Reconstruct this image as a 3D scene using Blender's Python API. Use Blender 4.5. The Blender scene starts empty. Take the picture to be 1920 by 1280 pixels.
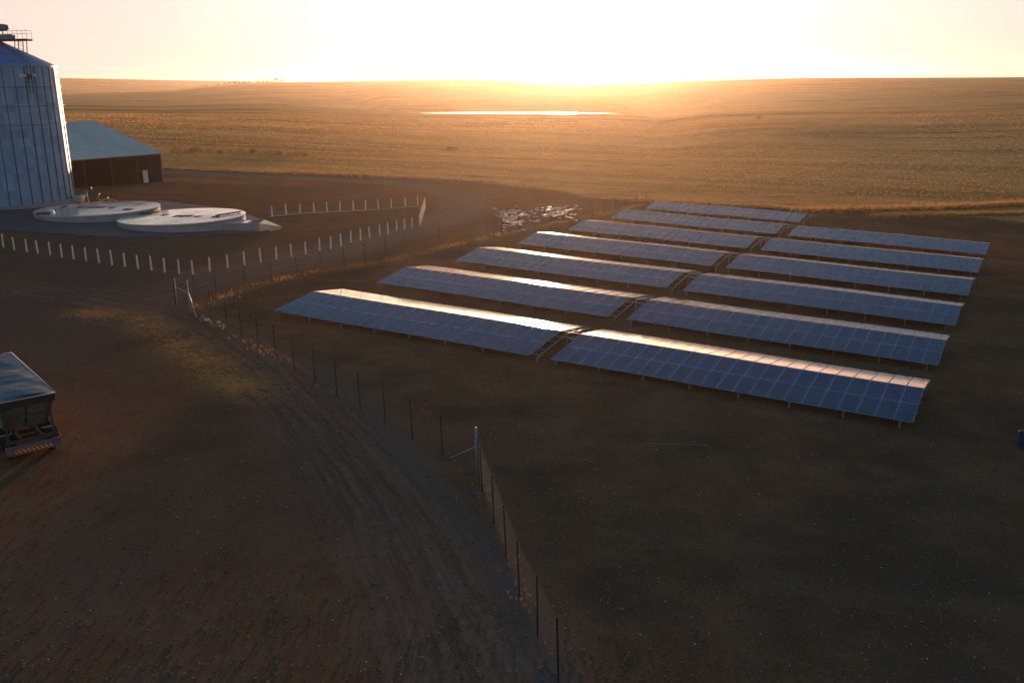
import bpy, bmesh, math, random
import numpy as np
from mathutils import Vector, Matrix

random.seed(7)
rng = np.random.default_rng(11)
C = bpy.context.scene.collection
scene = bpy.context.scene

# ------------------------------------------------------------------ camera, sky, sun, exposure
F_PX = 1800.0; PITCH = 0.2647; ROLL = -0.02; CAM_H = 18.3     # focal length in px of a 1920 px wide frame
SX, SY = -0.0457, 0.0007                                       # fall of the yard
_c, _s = math.cos(PITCH), math.sin(PITCH)
_R = np.array([1.0, 0, 0]); _U = np.array([0, _s, _c]); FWD = np.array([0, _c, -_s])
_cr, _sr = math.cos(ROLL), math.sin(ROLL)
RIGHT = _cr*_R + _sr*_U; UP = -_sr*_R + _cr*_U
CAM = np.array([0.0, 0.0, CAM_H])

cd = bpy.data.cameras.new('camera'); cam = bpy.data.objects.new('camera', cd); C.objects.link(cam)
cd.sensor_fit = 'HORIZONTAL'; cd.sensor_width = 36.0; cd.lens = 36.0*F_PX/1920.0
cd.clip_start = 0.1; cd.clip_end = 30000
cam.matrix_world = Matrix(((RIGHT[0], UP[0], -FWD[0], 0), (RIGHT[1], UP[1], -FWD[1], 0),
                           (RIGHT[2], UP[2], -FWD[2], CAM_H), (0, 0, 0, 1)))
scene.camera = cam

SUN_AZ = math.radians(3.2); SUN_EL = math.radians(1.5)
SKY_STRENGTH = 0.15; SUN_STRENGTH = 5.0; EXPOSURE = 0.75; HAZE_DENSITY = 0.000072; HAZE_G = 0.80
VEIL_SAT = 0.2; UPPER_SAT = 1.35; UPPER_VAL = 2.6; VEIL_TINT = (1.0, 0.925, 0.93, 1); UPPER_TINT = (0.40, 0.80, 1.10, 1); VEIL_MIX = 0.95; VEIL_CREAM = (3.6, 3.34, 3.02, 1); GLOW = 9.0; GLOW_POW = 320.0
world = bpy.data.worlds.new('World'); scene.world = world; world.use_nodes = True
wn = world.node_tree; wn.nodes.clear()
sky = wn.nodes.new('ShaderNodeTexSky'); sky.sky_type = 'NISHITA'; sky.sun_disc = False
sky.sun_elevation = SUN_EL; sky.sun_rotation = SUN_AZ; sky.altitude = 300
sky.air_density = 1.0; sky.dust_density = 2.0; sky.ozone_density = 1.5
bg = wn.nodes.new('ShaderNodeBackground'); bg.inputs['Strength'].default_value = SKY_STRENGTH
wo = wn.nodes.new('ShaderNodeOutputWorld')
def wnode(t, **kw):
    n = wn.nodes.new(t)
    for k, v in kw.items(): setattr(n, k, v)
    return n
# thin bright veil low in the sky: the Nishita colours lose saturation towards the horizon, and an aureole stands round the sun
tc = wnode('ShaderNodeTexCoord'); sep = wnode('ShaderNodeSeparateXYZ'); wn.links.new(tc.outputs['Generated'], sep.inputs[0])
mr = wnode('ShaderNodeMapRange', interpolation_type='SMOOTHSTEP')
mr.inputs['From Min'].default_value = 0.07; mr.inputs['From Max'].default_value = 0.26
mr.inputs['To Min'].default_value = VEIL_SAT; mr.inputs['To Max'].default_value = UPPER_SAT
wn.links.new(sep.outputs['Z'], mr.inputs['Value'])
hsv = wnode('ShaderNodeHueSaturation'); wn.links.new(sky.outputs[0], hsv.inputs['Color']); wn.links.new(mr.outputs[0], hsv.inputs['Saturation'])
vr = wnode('ShaderNodeMapRange', interpolation_type='SMOOTHSTEP'); wn.links.new(sep.outputs['Z'], vr.inputs['Value'])
vr.inputs['From Min'].default_value = 0.45; vr.inputs['From Max'].default_value = 0.95; vr.inputs['To Min'].default_value = 1.0; vr.inputs['To Max'].default_value = UPPER_VAL
wn.links.new(vr.outputs[0], hsv.inputs['Value'])
veil = wnode('ShaderNodeMapRange', interpolation_type='SMOOTHSTEP')
veil.inputs['From Min'].default_value = 0.0; veil.inputs['From Max'].default_value = 0.30
veil.inputs['To Min'].default_value = 1.0; veil.inputs['To Max'].default_value = 0.0
wn.links.new(sep.outputs['Z'], veil.inputs['Value'])
tint = wnode('ShaderNodeMix', data_type='RGBA', blend_type='MULTIPLY'); wn.links.new(veil.outputs[0], tint.inputs[0])
vf = wnode('ShaderNodeMath', operation='MULTIPLY'); vf.inputs[1].default_value = VEIL_MIX; wn.links.new(veil.outputs[0], vf.inputs[0])
cream = wnode('ShaderNodeMix', data_type='RGBA'); wn.links.new(vf.outputs[0], cream.inputs[0]); wn.links.new(hsv.outputs[0], cream.inputs[6]); cream.inputs[7].default_value = VEIL_CREAM
ub = wnode('ShaderNodeMapRange', interpolation_type='SMOOTHSTEP'); wn.links.new(sep.outputs['Z'], ub.inputs['Value'])
ub.inputs['From Min'].default_value = 0.12; ub.inputs['From Max'].default_value = 0.36; ub.inputs['To Min'].default_value = 0.0; ub.inputs['To Max'].default_value = 1.0
blue = wnode('ShaderNodeMix', data_type='RGBA', blend_type='MULTIPLY'); wn.links.new(ub.outputs[0], blue.inputs[0])
wn.links.new(cream.outputs[2], blue.inputs[6]); blue.inputs[7].default_value = UPPER_TINT
wn.links.new(blue.outputs[2], tint.inputs[6]); tint.inputs[7].default_value = VEIL_TINT
dotn = wnode('ShaderNodeVectorMath', operation='DOT_PRODUCT'); wn.links.new(tc.outputs['Generated'], dotn.inputs[0])
dotn.inputs[1].default_value = (math.sin(SUN_AZ)*math.cos(math.radians(1.5)), math.cos(SUN_AZ)*math.cos(math.radians(1.5)), math.sin(math.radians(1.5)))
mx = wnode('ShaderNodeMath', operation='MAXIMUM'); mx.inputs[1].default_value = 0; wn.links.new(dotn.outputs['Value'], mx.inputs[0])
pw = wnode('ShaderNodeMath', operation='POWER'); pw.inputs[1].default_value = GLOW_POW; wn.links.new(mx.outputs[0], pw.inputs[0])
gl = wnode('ShaderNodeMix', data_type='RGBA', blend_type='ADD', clamp_result=False); gl.clamp_factor = False
ml = wnode('ShaderNodeMath', operation='MULTIPLY'); ml.inputs[1].default_value = GLOW; wn.links.new(pw.outputs[0], ml.inputs[0])
wn.links.new(ml.outputs[0], gl.inputs[0]); wn.links.new(tint.outputs[2], gl.inputs[6]); gl.inputs[7].default_value = (1.0, 0.86, 0.68, 1)
wn.links.new(gl.outputs[2], bg.inputs[0]); wn.links.new(bg.outputs[0], wo.inputs[0])

sl = bpy.data.lights.new('sun', 'SUN'); sun = bpy.data.objects.new('sun', sl); C.objects.link(sun)
sl.energy = SUN_STRENGTH; sl.angle = math.radians(1.6); sl.color = (1.0, 0.60, 0.37)
sd = Vector((math.sin(SUN_AZ)*math.cos(SUN_EL), math.cos(SUN_AZ)*math.cos(SUN_EL), math.sin(SUN_EL)))
sun.rotation_euler = sd.to_track_quat('Z', 'Y').to_euler()
scene.view_settings.view_transform = 'Standard'; scene.view_settings.look = 'None'
scene.view_settings.exposure = EXPOSURE; scene.view_settings.gamma = 1.0
HAZE_COLOR = (1.0, .75, .53, 1)
YARD_A = (.245,.094,.037); YARD_B = (.325,.134,.056); YARD_C = (.215,.106,.056)
ROAD_A = (.170,.084,.045); ROAD_B = (.315,.170,.096)
COMP_A = (.215,.092,.038); COMP_B = (.285,.126,.053)
FIELD_A = (.74,.34,.092); FIELD_B = (.86,.44,.14); FIELD_C = (.58,.27,.076)
def ray(px,py):
    d=FWD+RIGHT*((px-960)/F_PX)-UP*((py-640)/F_PX)
    return d/np.linalg.norm(d)
def project(P):
    v=np.asarray(P,float)-CAM
    d=v@FWD
    return 960+F_PX*(v@RIGHT)/d, 640-F_PX*(v@UP)/d
def ridge_pt(px,py,r):
    d=ray(px,py); h=math.hypot(d[0],d[1])
    return math.atan2(d[0],d[1]), CAM_H+r*d[2]/h
CREST=[(-600,206,900),(100,196,900),(300,199,880),(500,196,850),(640,205,760),(785,214.5,620),(960,214.5,620),(1155,214,620),(1230,224,570),(1330,215,550),(1453,211.5,540),(1676,212,540),(1913,207,540),(2600,200,540)]
MAIN=[(-600,186,2500),(120,176,2500),(330,171,2500),(380,164,2500),(440,159,2500),(520,155,2500),(600,153.5,2500),(700,152,2450),(820,150,2400),(930,150.5,2400),(1010,156,2400),(1080,160,2400),(1150,158,2300),(1220,158,2200),(1280,153,2100),(1380,149,2000),(1500,146.5,1900),(1700,145.5,1800),(1920,145,1800),(2600,143,1800)]
FAR=[(-600,152,4500),(100,146.5,4500),(200,148,4500),(320,150.5,4500),(480,153,4500),(640,156,4500),(900,157,4500),(1300,157,4500),(1920,152,4500),(2600,150,4500)]
def _tab(L):
    a=[];z=[];r=[]
    for px,py,d in L:
        az,zz=ridge_pt(px,py,d); a.append(az); z.append(zz); r.append(d)
    return np.array(a),np.array(z),np.array(r)
_T=[_tab(L) for L in (CREST,MAIN,FAR)]
def _sm(t): 
    t=np.clip(t,0,1); return t*t*(3-2*t)
def height(x,y):
    x=np.asarray(x,float); y=np.asarray(y,float)
    r=np.hypot(x,y); az=np.arctan2(x,y)
    k=np.clip(np.abs(az),0,1.3)*np.sign(az)
    zp=SX*np.clip(x,-160,160)+SY*y
    zc=np.interp(k,_T[0][0],_T[0][1]); rc=np.interp(k,_T[0][0],_T[0][2])
    zm=np.interp(k,_T[1][0],_T[1][1]); rm=np.interp(k,_T[1][0],_T[1][2])
    zf=np.interp(k,_T[2][0],_T[2][1]); rf=4500.0
    wdam=_sm((k+0.16)/0.04)*(1-_sm((k-0.1)/0.04))
    zv=zc-(7.0*(1-wdam)); rv=rc*1.35
    rv2=rm*1.3; zv2=np.minimum(zm,zf)-25
    r0=165.0
    z=zp.copy() if hasattr(zp,'copy') else zp
    z=np.where(r>r0, zp+(zc-zp)*_sm((r-r0)/(rc-r0)),zp)
    z=np.where(r>rc, zc+(zv-zc)*_sm((r-rc)/(rv-rc)),z)
    z=np.where(r>rv, zv+(zm-zv)*_sm(np.clip((r-rv)/(rm-rv),0,1)**0.8),z)
    z=np.where(r>rm, zm+(zv2-zm)*_sm((r-rm)/(rv2-rm)),z)
    z=np.where(r>rv2, zv2+(zf-zv2)*_sm((r-rv2)/(rf-rv2)),z)
    z=np.where(r>rf, zf-60*_sm((r-rf)/3000),z)
    wb=_sm((k+0.125)/0.03)*(1-_sm((k-0.10)/0.03))*_sm((r-598)/40)*(1-_sm((r-770)/60))
    z=z*(1-wb)+np.minimum(z,-3.9)*wb
    # gentle roll of the fields
    w=_sm((r-150)/200)*(1-_sm((r-480)/120))
    z=z+w*(0.35*np.sin(x/47+y/71)+0.25*np.sin(y/29-x/83+1.3))
    w2=_sm((r-1000)/400)*(1-_sm((r-1600)/300))
    z=z+w2*0.5*np.sin(az*31+r/160)
    w3=1-_sm((r-150)/100)
    z=z+w3*0.05*(np.sin(x/7.3+1)+np.sin(y/9.1+x/17))
    return z
def at(px,py,dz=0.0,rmax=9000):
    d=ray(px,py); h=math.hypot(d[0],d[1])
    rs=np.exp(np.linspace(math.log(15),math.log(rmax),6000))
    X=d[0]/h*rs; Y=d[1]/h*rs; Z=CAM_H+d[2]/h*rs
    g=height(X,Y)+dz
    i=np.where(Z<g)[0]
    if len(i)==0: raise ValueError(('no hit',px,py))
    i=i[0]
    a=Z[i-1]-g[i-1]; b=g[i]-Z[i]; t=a/(a+b)
    r=rs[i-1]+(rs[i]-rs[i-1])*t
    return np.array([d[0]/h*r,d[1]/h*r,CAM_H+d[2]/h*r-dz])
def gz(x,y): return float(height(np.array([x]),np.array([y]))[0])

# ------------------------------------------------------------------ small helpers
def tag(o, label=None, cat=None, group=None, kind=None):
    if label: o['label'] = label
    if cat: o['category'] = cat
    if group: o['group'] = group
    if kind: o['kind'] = kind
    return o
def empty(name, M=None, label=None, cat=None, group=None):
    o = bpy.data.objects.new(name, None); C.objects.link(o); o.empty_display_size = 0.3
    if M is not None: o.matrix_world = M
    return tag(o, label, cat, group)
def frame(p, ex, ey=None):
    """matrix at p with local x along ex and z close to up"""
    x = Vector(ex).normalized(); z = Vector((0, 0, 1))
    y = z.cross(x).normalized(); z = x.cross(y).normalized()
    return Matrix(((x.x, y.x, z.x, p[0]), (x.y, y.y, z.y, p[1]), (x.z, y.z, z.z, p[2]), (0, 0, 0, 1)))
class MB:
    """collects boxes, bars, tubes and turned shapes into one mesh"""
    def __init__(s): s.v = []; s.f = []; s.m = []; s.sm = []
    def add(s, vs, fs, mi=0, smooth=False):
        n = len(s.v); s.v += [tuple(v) for v in vs]
        for f in fs: s.f.append(tuple(i+n for i in f)); s.m.append(mi); s.sm.append(smooth)
    def box(s, a, b, mi=0):
        (x0, y0, z0), (x1, y1, z1) = a, b
        s.add([(x0,y0,z0),(x1,y0,z0),(x1,y1,z0),(x0,y1,z0),(x0,y0,z1),(x1,y0,z1),(x1,y1,z1),(x0,y1,z1)],
              [(0,3,2,1),(4,5,6,7),(0,1,5,4),(1,2,6,5),(2,3,7,6),(3,0,4,7)], mi)
    def hexa(s, bot, top, mi=0):
        s.add(list(bot)+list(top), [(0,3,2,1),(4,5,6,7),(0,1,5,4),(1,2,6,5),(2,3,7,6),(3,0,4,7)], mi)
    def bar(s, p, q, w, h=None, mi=0):
        h = h or w; p = Vector(p); q = Vector(q); d = (q-p).normalized()
        ref = Vector((0,0,1)) if abs(d.z) < 0.95 else Vector((0,1,0))
        a = d.cross(ref).normalized()*(w/2); b = a.cross(d).normalized()*(h/2)
        s.hexa([p-a-b,p+a-b,p+a+b,p-a+b],[q-a-b,q+a-b,q+a+b,q-a+b], mi)
    def tube(s, pts, r, n=6, mi=0, cap=True):
        pts = [Vector(p) for p in pts]; rings = []
        base = len(s.v)
        for i, p in enumerate(pts):
            d = (pts[min(i+1,len(pts)-1)]-pts[max(i-1,0)]).normalized()
            ref = Vector((0,0,1)) if abs(d.z) < 0.9 else Vector((0,1,0))
            a = d.cross(ref).normalized(); b = a.cross(d).normalized()
            rr = r[i] if isinstance(r, (list, tuple)) else r
            s.v += [tuple(p+a*(rr*math.cos(t))+b*(rr*math.sin(t))) for t in [2*math.pi*k/n for k in range(n)]]
        for i in range(len(pts)-1):
            for k in range(n):
                s.f.append((base+i*n+k, base+i*n+(k+1)%n, base+(i+1)*n+(k+1)%n, base+(i+1)*n+k)); s.m.append(mi); s.sm.append(True)
        if cap:
            s.f.append(tuple(base+k for k in range(n))[::-1]); s.m.append(mi); s.sm.append(False)
            s.f.append(tuple(base+(len(pts)-1)*n+k for k in range(n))); s.m.append(mi); s.sm.append(False)
    def lathe(s, prof, n=48, mi=0, smooth=True, c=(0,0)):
        base = len(s.v)
        for r, z in prof:
            s.v += [(c[0]+r*math.cos(2*math.pi*k/n), c[1]+r*math.sin(2*math.pi*k/n), z) for k in range(n)]
        for i in range(len(prof)-1):
            for k in range(n):
                s.f.append((base+i*n+k, base+i*n+(k+1)%n, base+(i+1)*n+(k+1)%n, base+(i+1)*n+k)); s.m.append(mi); s.sm.append(smooth)
    def prism(s, poly, z0, z1, mi=0):
        n = len(poly)
        s.add([(x,y,z0) for x,y in poly]+[(x,y,z1) for x,y in poly],
              [tuple(range(n))[::-1], tuple(range(n,2*n))]+[(k,(k+1)%n,n+(k+1)%n,n+k) for k in range(n)], mi)
    def mesh(s, name, mats):
        me = bpy.data.meshes.new(name); me.from_pydata(s.v, [], s.f)
        for m in (mats if isinstance(mats, (list, tuple)) else [mats]): me.materials.append(m)
        me.polygons.foreach_set('material_index', s.m); me.polygons.foreach_set('use_smooth', s.sm); me.update()
        return me
    def build(s, name, mats, parent=None):
        return link(name, s.mesh(name, mats), parent)
def link(name, me, parent=None, loc=None, mat=None):
    o = bpy.data.objects.new(name, me); C.objects.link(o)
    if parent is not None: o.parent = parent
    if mat is not None: o.matrix_local = mat
    elif loc is not None: o.location = loc
    return o
def raw_mesh(name, V, Fn, mats, smooth=False):
    """V (n,3), Fn (m,k) arrays, k = 3 or 4"""
    me = bpy.data.meshes.new(name); V = np.asarray(V, np.float32); Fn = np.asarray(Fn, np.int32); k = Fn.shape[1]
    me.vertices.add(len(V)); me.vertices.foreach_set('co', V.ravel())
    me.loops.add(Fn.size); me.loops.foreach_set('vertex_index', Fn.ravel())
    me.polygons.add(len(Fn)); me.polygons.foreach_set('loop_start', np.arange(len(Fn), dtype=np.int32)*k)
    me.polygons.foreach_set('use_smooth', np.full(len(Fn), smooth))
    me.update(calc_edges=True); me.validate()
    for m in (mats if isinstance(mats, (list, tuple)) else [mats]): me.materials.append(m)
    return me

# ------------------------------------------------------------------ materials
class NT:
    def __init__(s, name):
        s.mat = bpy.data.materials.new(name); s.mat.use_nodes = True; s.t = s.mat.node_tree; s.t.nodes.clear()
        s.out = s.n('ShaderNodeOutputMaterial')
    def n(s, t, ins=None, **kw):
        nd = s.t.nodes.new(t)
        for k, v in kw.items(): setattr(nd, k, v)
        for k, v in (ins or {}).items(): s.set(nd, k, v)
        return nd
    def set(s, nd, k, v):
        if isinstance(v, bpy.types.NodeSocket): s.t.links.new(v, nd.inputs[k])
        else: nd.inputs[k].default_value = v
    def coord(s, scale=(1,1,1), rot=(0,0,0), kind='Object'):
        tc = s.n('ShaderNodeTexCoord'); mp = s.n('ShaderNodeMapping', {'Vector': tc.outputs[kind], 'Scale': scale, 'Rotation': rot}); return mp.outputs[0]
    def noise(s, vec, scale, detail=4, rough=0.55, dist=0.0):
        return s.n('ShaderNodeTexNoise', {'Vector': vec, 'Scale': scale, 'Detail': detail, 'Roughness': rough, 'Distortion': dist}).outputs[0]
    def math(s, op, a, b=0.0, c=None, clamp=False):
        nd = s.n('ShaderNodeMath', operation=op, use_clamp=clamp); s.set(nd, 0, a); s.set(nd, 1, b)
        if c is not None: s.set(nd, 2, c)
        return nd.outputs[0]
    def ramp(s, v, a, b, lo=0.0, hi=1.0):
        return s.n('ShaderNodeMapRange', {'Value': v, 'From Min': a, 'From Max': b, 'To Min': lo, 'To Max': hi}, interpolation_type='SMOOTHSTEP').outputs[0]
    def mix(s, f, a, b, mode='MIX'):
        nd = s.n('ShaderNodeMix', data_type='RGBA', blend_type=mode); s.set(nd, 0, f)
        for i, v in ((6, a), (7, b)):
            s.set(nd, i, v if isinstance(v, bpy.types.NodeSocket) else (*v[:3], 1))
        return nd.outputs[2]
    def attr(s, name): return s.n('ShaderNodeAttribute', attribute_name=name).outputs['Fac']
    def bsdf(s, col, rough=0.6, metal=0.0, normal=None, **kw):
        b = s.n('ShaderNodeBsdfPrincipled'); s.set(b, 'Base Color', col if isinstance(col, bpy.types.NodeSocket) else (*col[:3], 1))
        s.set(b, 'Roughness', rough); s.set(b, 'Metallic', metal)
        for k, v in kw.items(): s.set(b, k.replace('_', ' '), v)
        if normal is not None: s.set(b, 'Normal', normal)
        return b.outputs[0]
    def bump(s, h, strength=0.3, dist=0.1):
        return s.n('ShaderNodeBump', {'Height': h, 'Strength': strength, 'Distance': dist}).outputs[0]
    def done(s, sh): s.t.links.new(sh, s.out.inputs[0]); return s.mat

def worn(name, col, col2, rough=0.6, metal=0.0, scale=3.0, bump=0.15, spec=0.5):
    t = NT(name); v = t.coord()
    a = t.noise(v, scale, 6, 0.65); b = t.noise(v, scale*9, 3)
    k = t.ramp(t.math('ADD', t.math('MULTIPLY', a, 0.7), t.math('MULTIPLY', b, 0.3)), 0.36, 0.66)
    c = t.mix(k, col, col2)
    r = t.ramp(a, 0.3, 0.7, max(rough-0.1, 0.02), min(rough+0.12, 1))
    return t.done(t.bsdf(c, r, metal, t.bump(b, bump, 0.02), Specular_IOR_Level=spec))

M = {}
def leaf_mat(name, c1, c2, trans=0.5, scale=0.15):
    t = NT(name); v = t.coord(); a = t.noise(v, scale, 3)
    rnd = t.n('ShaderNodeNewGeometry').outputs['Random Per Island']
    c = t.mix(t.ramp(t.math('ADD', t.math('MULTIPLY', a, .6), t.math('MULTIPLY', rnd, .4)), .3, .7), c1, c2)
    d = t.n('ShaderNodeBsdfDiffuse', {'Color': c}); tr = t.n('ShaderNodeBsdfTranslucent', {'Color': c})
    mx = t.n('ShaderNodeMixShader', {0: trans, 1: d.outputs[0], 2: tr.outputs[0]})
    return t.done(mx.outputs[0])
M['galv'] = worn('galvanised_steel', (.26,.28,.30), (.38,.40,.42), .5, .7, 4)
M['post_galv'] = worn('galvanised_post', (.13,.21,.29), (.22,.30,.38), .42, .5, 4)
M['rail'] = worn('rail_steel', (.26,.24,.22), (.38,.36,.34), .5, .5, 4)
M['post_dark'] = worn('dark_steel_post', (.018,.013,.011), (.035,.024,.018), .7, .0, 6)
M['wire'] = worn('fence_wire', (.09,.065,.05), (.14,.10,.075), .6, .2, 8)
M['pole'] = worn('gate_pole', (.42,.40,.38), (.55,.52,.5), .45, .3, 6)
M['tank_top'] = worn('sun_tinted_concrete', (.82,.56,.38), (.90,.64,.45), .14, 0, .35, .02, .9)  # warm peach of the low sun is put into the base colour
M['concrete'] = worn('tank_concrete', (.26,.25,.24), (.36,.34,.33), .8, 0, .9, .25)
M['slab'] = worn('slab_concrete', (.075,.068,.064), (.125,.118,.115), .75, 0, .5, .2, .2)
M['white_post'] = worn('whitewashed_concrete', (.82,.66,.50), (.92,.79,.64), .85, 0, 5, .2)
M['dark_wall'] = worn('shed_wall_steel', (.030,.022,.015), (.05,.037,.024), .6, 0, .5, .1)
M['white_door'] = worn('white_door_paint', (.7,.68,.64), (.8,.78,.75), .5, 0, 3)
M['hatch'] = worn('hatch_steel', (.045,.06,.085), (.08,.10,.13), .75, 0, 3, .1, .15)
M['yellow'] = worn('yellow_paint', (.55,.36,.08), (.62,.42,.12), .5, 0, 4)
M['machine'] = worn('machine_paint', (.10,.19,.21), (.16,.27,.28), .45, .2, 3)
M['rust'] = worn('dark_frame', (.05,.04,.035), (.09,.07,.055), .6, .3, 5)
M['black'] = worn('rubber', (.012,.012,.012), (.02,.02,.02), .85, 0, 6)
M['bin'] = worn('bin_paint', (.05,.052,.045), (.09,.09,.078), .5, .1, 2)
M['bin_dark'] = worn('bin_dark_band', (.030,.032,.028), (.05,.052,.045), .55, .1, 2)
M['hop'] = worn('hopper_paint', (.13,.13,.115), (.20,.20,.175), .55, .1, 2)
M['red'] = worn('red_lens', (.55,.01,.05), (.65,.02,.07), .25, 0, 4)
M['orange'] = worn('orange_lens', (.75,.25,.02), (.8,.3,.03), .25, 0, 4)
M['bumper'] = worn('bumper_paint', (.10,.115,.14), (.15,.165,.19), .4, .1, 3)
M['clod'] = leaf_mat('soil_clod', (.17,.08,.038), (.34,.18,.095), 0.0, 2.0)
M['stone_pale'] = worn('pale_stone', (.55,.50,.44), (.72,.67,.6), .85, 0, 3)

M['blue_plastic'] = worn('blue_plastic', (.012,.04,.09), (.02,.06,.12), .8, 0, 3, .1, .1)
M['stump'] = worn('trunk_bark', (.06,.045,.03), (.1,.075,.05), .9, 0, 3)

M['rubble'] = worn('pale_rubble', (.70,.54,.42), (.92,.72,.56), .6, 0, 2, .1, .5)
M['stubble'] = leaf_mat('stubble_straw', (.54,.27,.08), (.72,.385,.12), .6, .03)
M['dry_grass'] = leaf_mat('dry_grass', (.33,.175,.065), (.54,.31,.12), .5, .3)
M['weed'] = leaf_mat('weed', (.12,.095,.045), (.22,.165,.08), .4, .3)
M['leaf'] = leaf_mat('tree_leaf', (.035,.04,.018), (.075,.075,.03), .3, .4)
M['scrub'] = leaf_mat('scrub_leaf', (.09,.075,.03), (.17,.13,.05), .3, .2)

# corrugated silo steel: fine horizontal corrugation as bump, sheet-to-sheet tone
t = NT('silo_steel'); v = t.coord()
sx = t.n('ShaderNodeSeparateXYZ', {0: v})
ang = t.math('ARCTAN2', sx.outputs[0], sx.outputs[1])
comb = t.n('ShaderNodeCombineXYZ', {0: t.math('FLOOR', t.math('MULTIPLY', ang, 40/(2*math.pi))), 1: t.math('FLOOR', t.math('MULTIPLY', sx.outputs[2], 1/1.12)), 2: 0.0})
sheet = t.n('ShaderNodeTexWhiteNoise', {'Vector': comb.outputs[0]}).outputs[0]
spl = t.noise(v, 1.2, 6, .7); streak = t.noise(t.coord((1.3,1.3,.07)), 1.0, 4)
k = t.math('ADD', t.math('MULTIPLY', sheet, .22), t.math('ADD', t.math('MULTIPLY', spl, .38), t.math('MULTIPLY', streak, .4)))
c = t.mix(t.ramp(k, .3, .72), (.12,.29,.45), (.24,.44,.60))  # blue of the reflected sky is put into the steel colour
wave = t.math('SINE', t.math('MULTIPLY', sx.outputs[2], 2*math.pi/0.104))
M['silo'] = t.done(t.bsdf(c, t.ramp(spl, .3, .7, .52, .66), .4, t.bump(wave, .25, .012)))
t = NT('silo_roof_steel'); v = t.coord(); sx = t.n('ShaderNodeSeparateXYZ', {0: v})
ang = t.math('ARCTAN2', sx.outputs[0], sx.outputs[1]); rib = t.math('POWER', t.math('ABSOLUTE', t.math('SINE', t.math('MULTIPLY', ang, 30))), 12.0)
spl = t.noise(v, .9, 5, .7)
M['silo_roof'] = t.done(t.bsdf(t.mix(t.ramp(spl,.3,.7), (.11,.20,.33), (.19,.29,.43)), .5, .7, t.bump(rib, .5, .04)))

# pale profiled roof and wall sheets of the shed
def sheet_mat(name, c1, c2, axis, pitch, rough, metal):
    t = NT(name); v = t.coord(); sx = t.n('ShaderNodeSeparateXYZ', {0: v})
    w = t.math('POWER', t.math('ABSOLUTE', t.math('SINE', t.math('MULTIPLY', sx.outputs[axis], math.pi/pitch))), 6.0)
    dirt = t.noise(t.coord((1,.25,1) if axis == 0 else (.25,1,1)), .5, 6, .65)
    return t.done(t.bsdf(t.mix(t.ramp(dirt,.3,.7), c1, c2), rough, metal, t.bump(w, .4, .03), Specular_IOR_Level=.5 if c1[0] > .2 else .12))
M['roof_sheet'] = sheet_mat('roof_sheet', (.70,.58,.40), (.82,.70,.50), 0, .4, .75, 0)
M['wall_sheet'] = sheet_mat('wall_sheet', (.008,.0062,.0045), (.017,.0135,.010), 0, .3, .6, 0)

# solar glass: dark cells with a thin grid behind clear dusty glass
t = NT('solar_glass'); v = t.coord()
sx = t.n('ShaderNodeSeparateXYZ', {0: v})
def gridline(val, pitch, w):
    f = t.math('FRACT', t.math('DIVIDE', val, pitch)); d = t.math('ABSOLUTE', t.math('SUBTRACT', f, .5)); return t.ramp(d, .5-w, .5-w*.5)
g = t.math('MAXIMUM', gridline(sx.outputs[0], .163, .05), gridline(sx.outputs[1], .186, .045))
oi = t.n('ShaderNodeObjectInfo').outputs['Random']
cell = t.mix(oi, (.000,.036,.072), (.001,.045,.09))
c = t.mix(t.math('MULTIPLY', g, .5), cell, (.03,.075,.12))
dust = t.noise(t.coord((1,.5,1)), 1.5, 5, .7)
tr = t.bsdf(c, t.ramp(dust, .3, .75, .06, .11), 0, None, Specular_IOR_Level=.5, IOR=1.16, Coat_Weight=.6, Coat_IOR=1.5, Coat_Roughness=.08, Sheen_Weight=.6, Sheen_Roughness=.11, Sheen_Tint=(1,.86,.74,1))
M['glass'] = t.done(tr)
M['frame'] = worn('module_frame', (.12,.28,.40), (.17,.34,.47), .5, 0, 6)

# water of the far dam
t = NT('dam_water'); v = t.coord((1,1,1)); M['water'] = t.done(t.bsdf((.02,.03,.035), .12, 0, t.bump(t.noise(v, .5, 3), .05, .05), IOR=1.30))

# tarpaulin: blue-grey sheet with crosswise folds and dusty straw spill
t = NT('tarpaulin'); v = t.coord()
fold = t.noise(t.coord((.35,1.6,1)), 1.6, 5, .6, .6); spill = t.noise(t.coord((.7,1.6,1)), .55, 5, .6, .4)
c = t.mix(t.ramp(fold, .35, .7), (.025,.045,.062), (.05,.075,.095))
c = t.mix(t.ramp(spill, .52, .66), c, (.34,.19,.09))
M['tarp'] = t.done(t.bsdf(c, .38, 0, t.bump(fold, .3, .04)))
# hazard board: slanted orange and dark red bars
t = NT('hazard_board'); v = t.coord(); sx = t.n('ShaderNodeSeparateXYZ', {0: v})
u = t.math('FRACT', t.math('MULTIPLY', t.math('ADD', sx.outputs[0], t.math('MULTIPLY', sx.outputs[2], .8)), 5.0))
M['hazard'] = t.done(t.bsdf(t.mix(t.math('GREATER_THAN', u, .5), (.95,.42,.03), (.40,.04,.02)), .35))
M['glass_lamp'] = worn('lamp_glass', (.7,.66,.58), (.8,.76,.68), .3, 0, 3)

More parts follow.
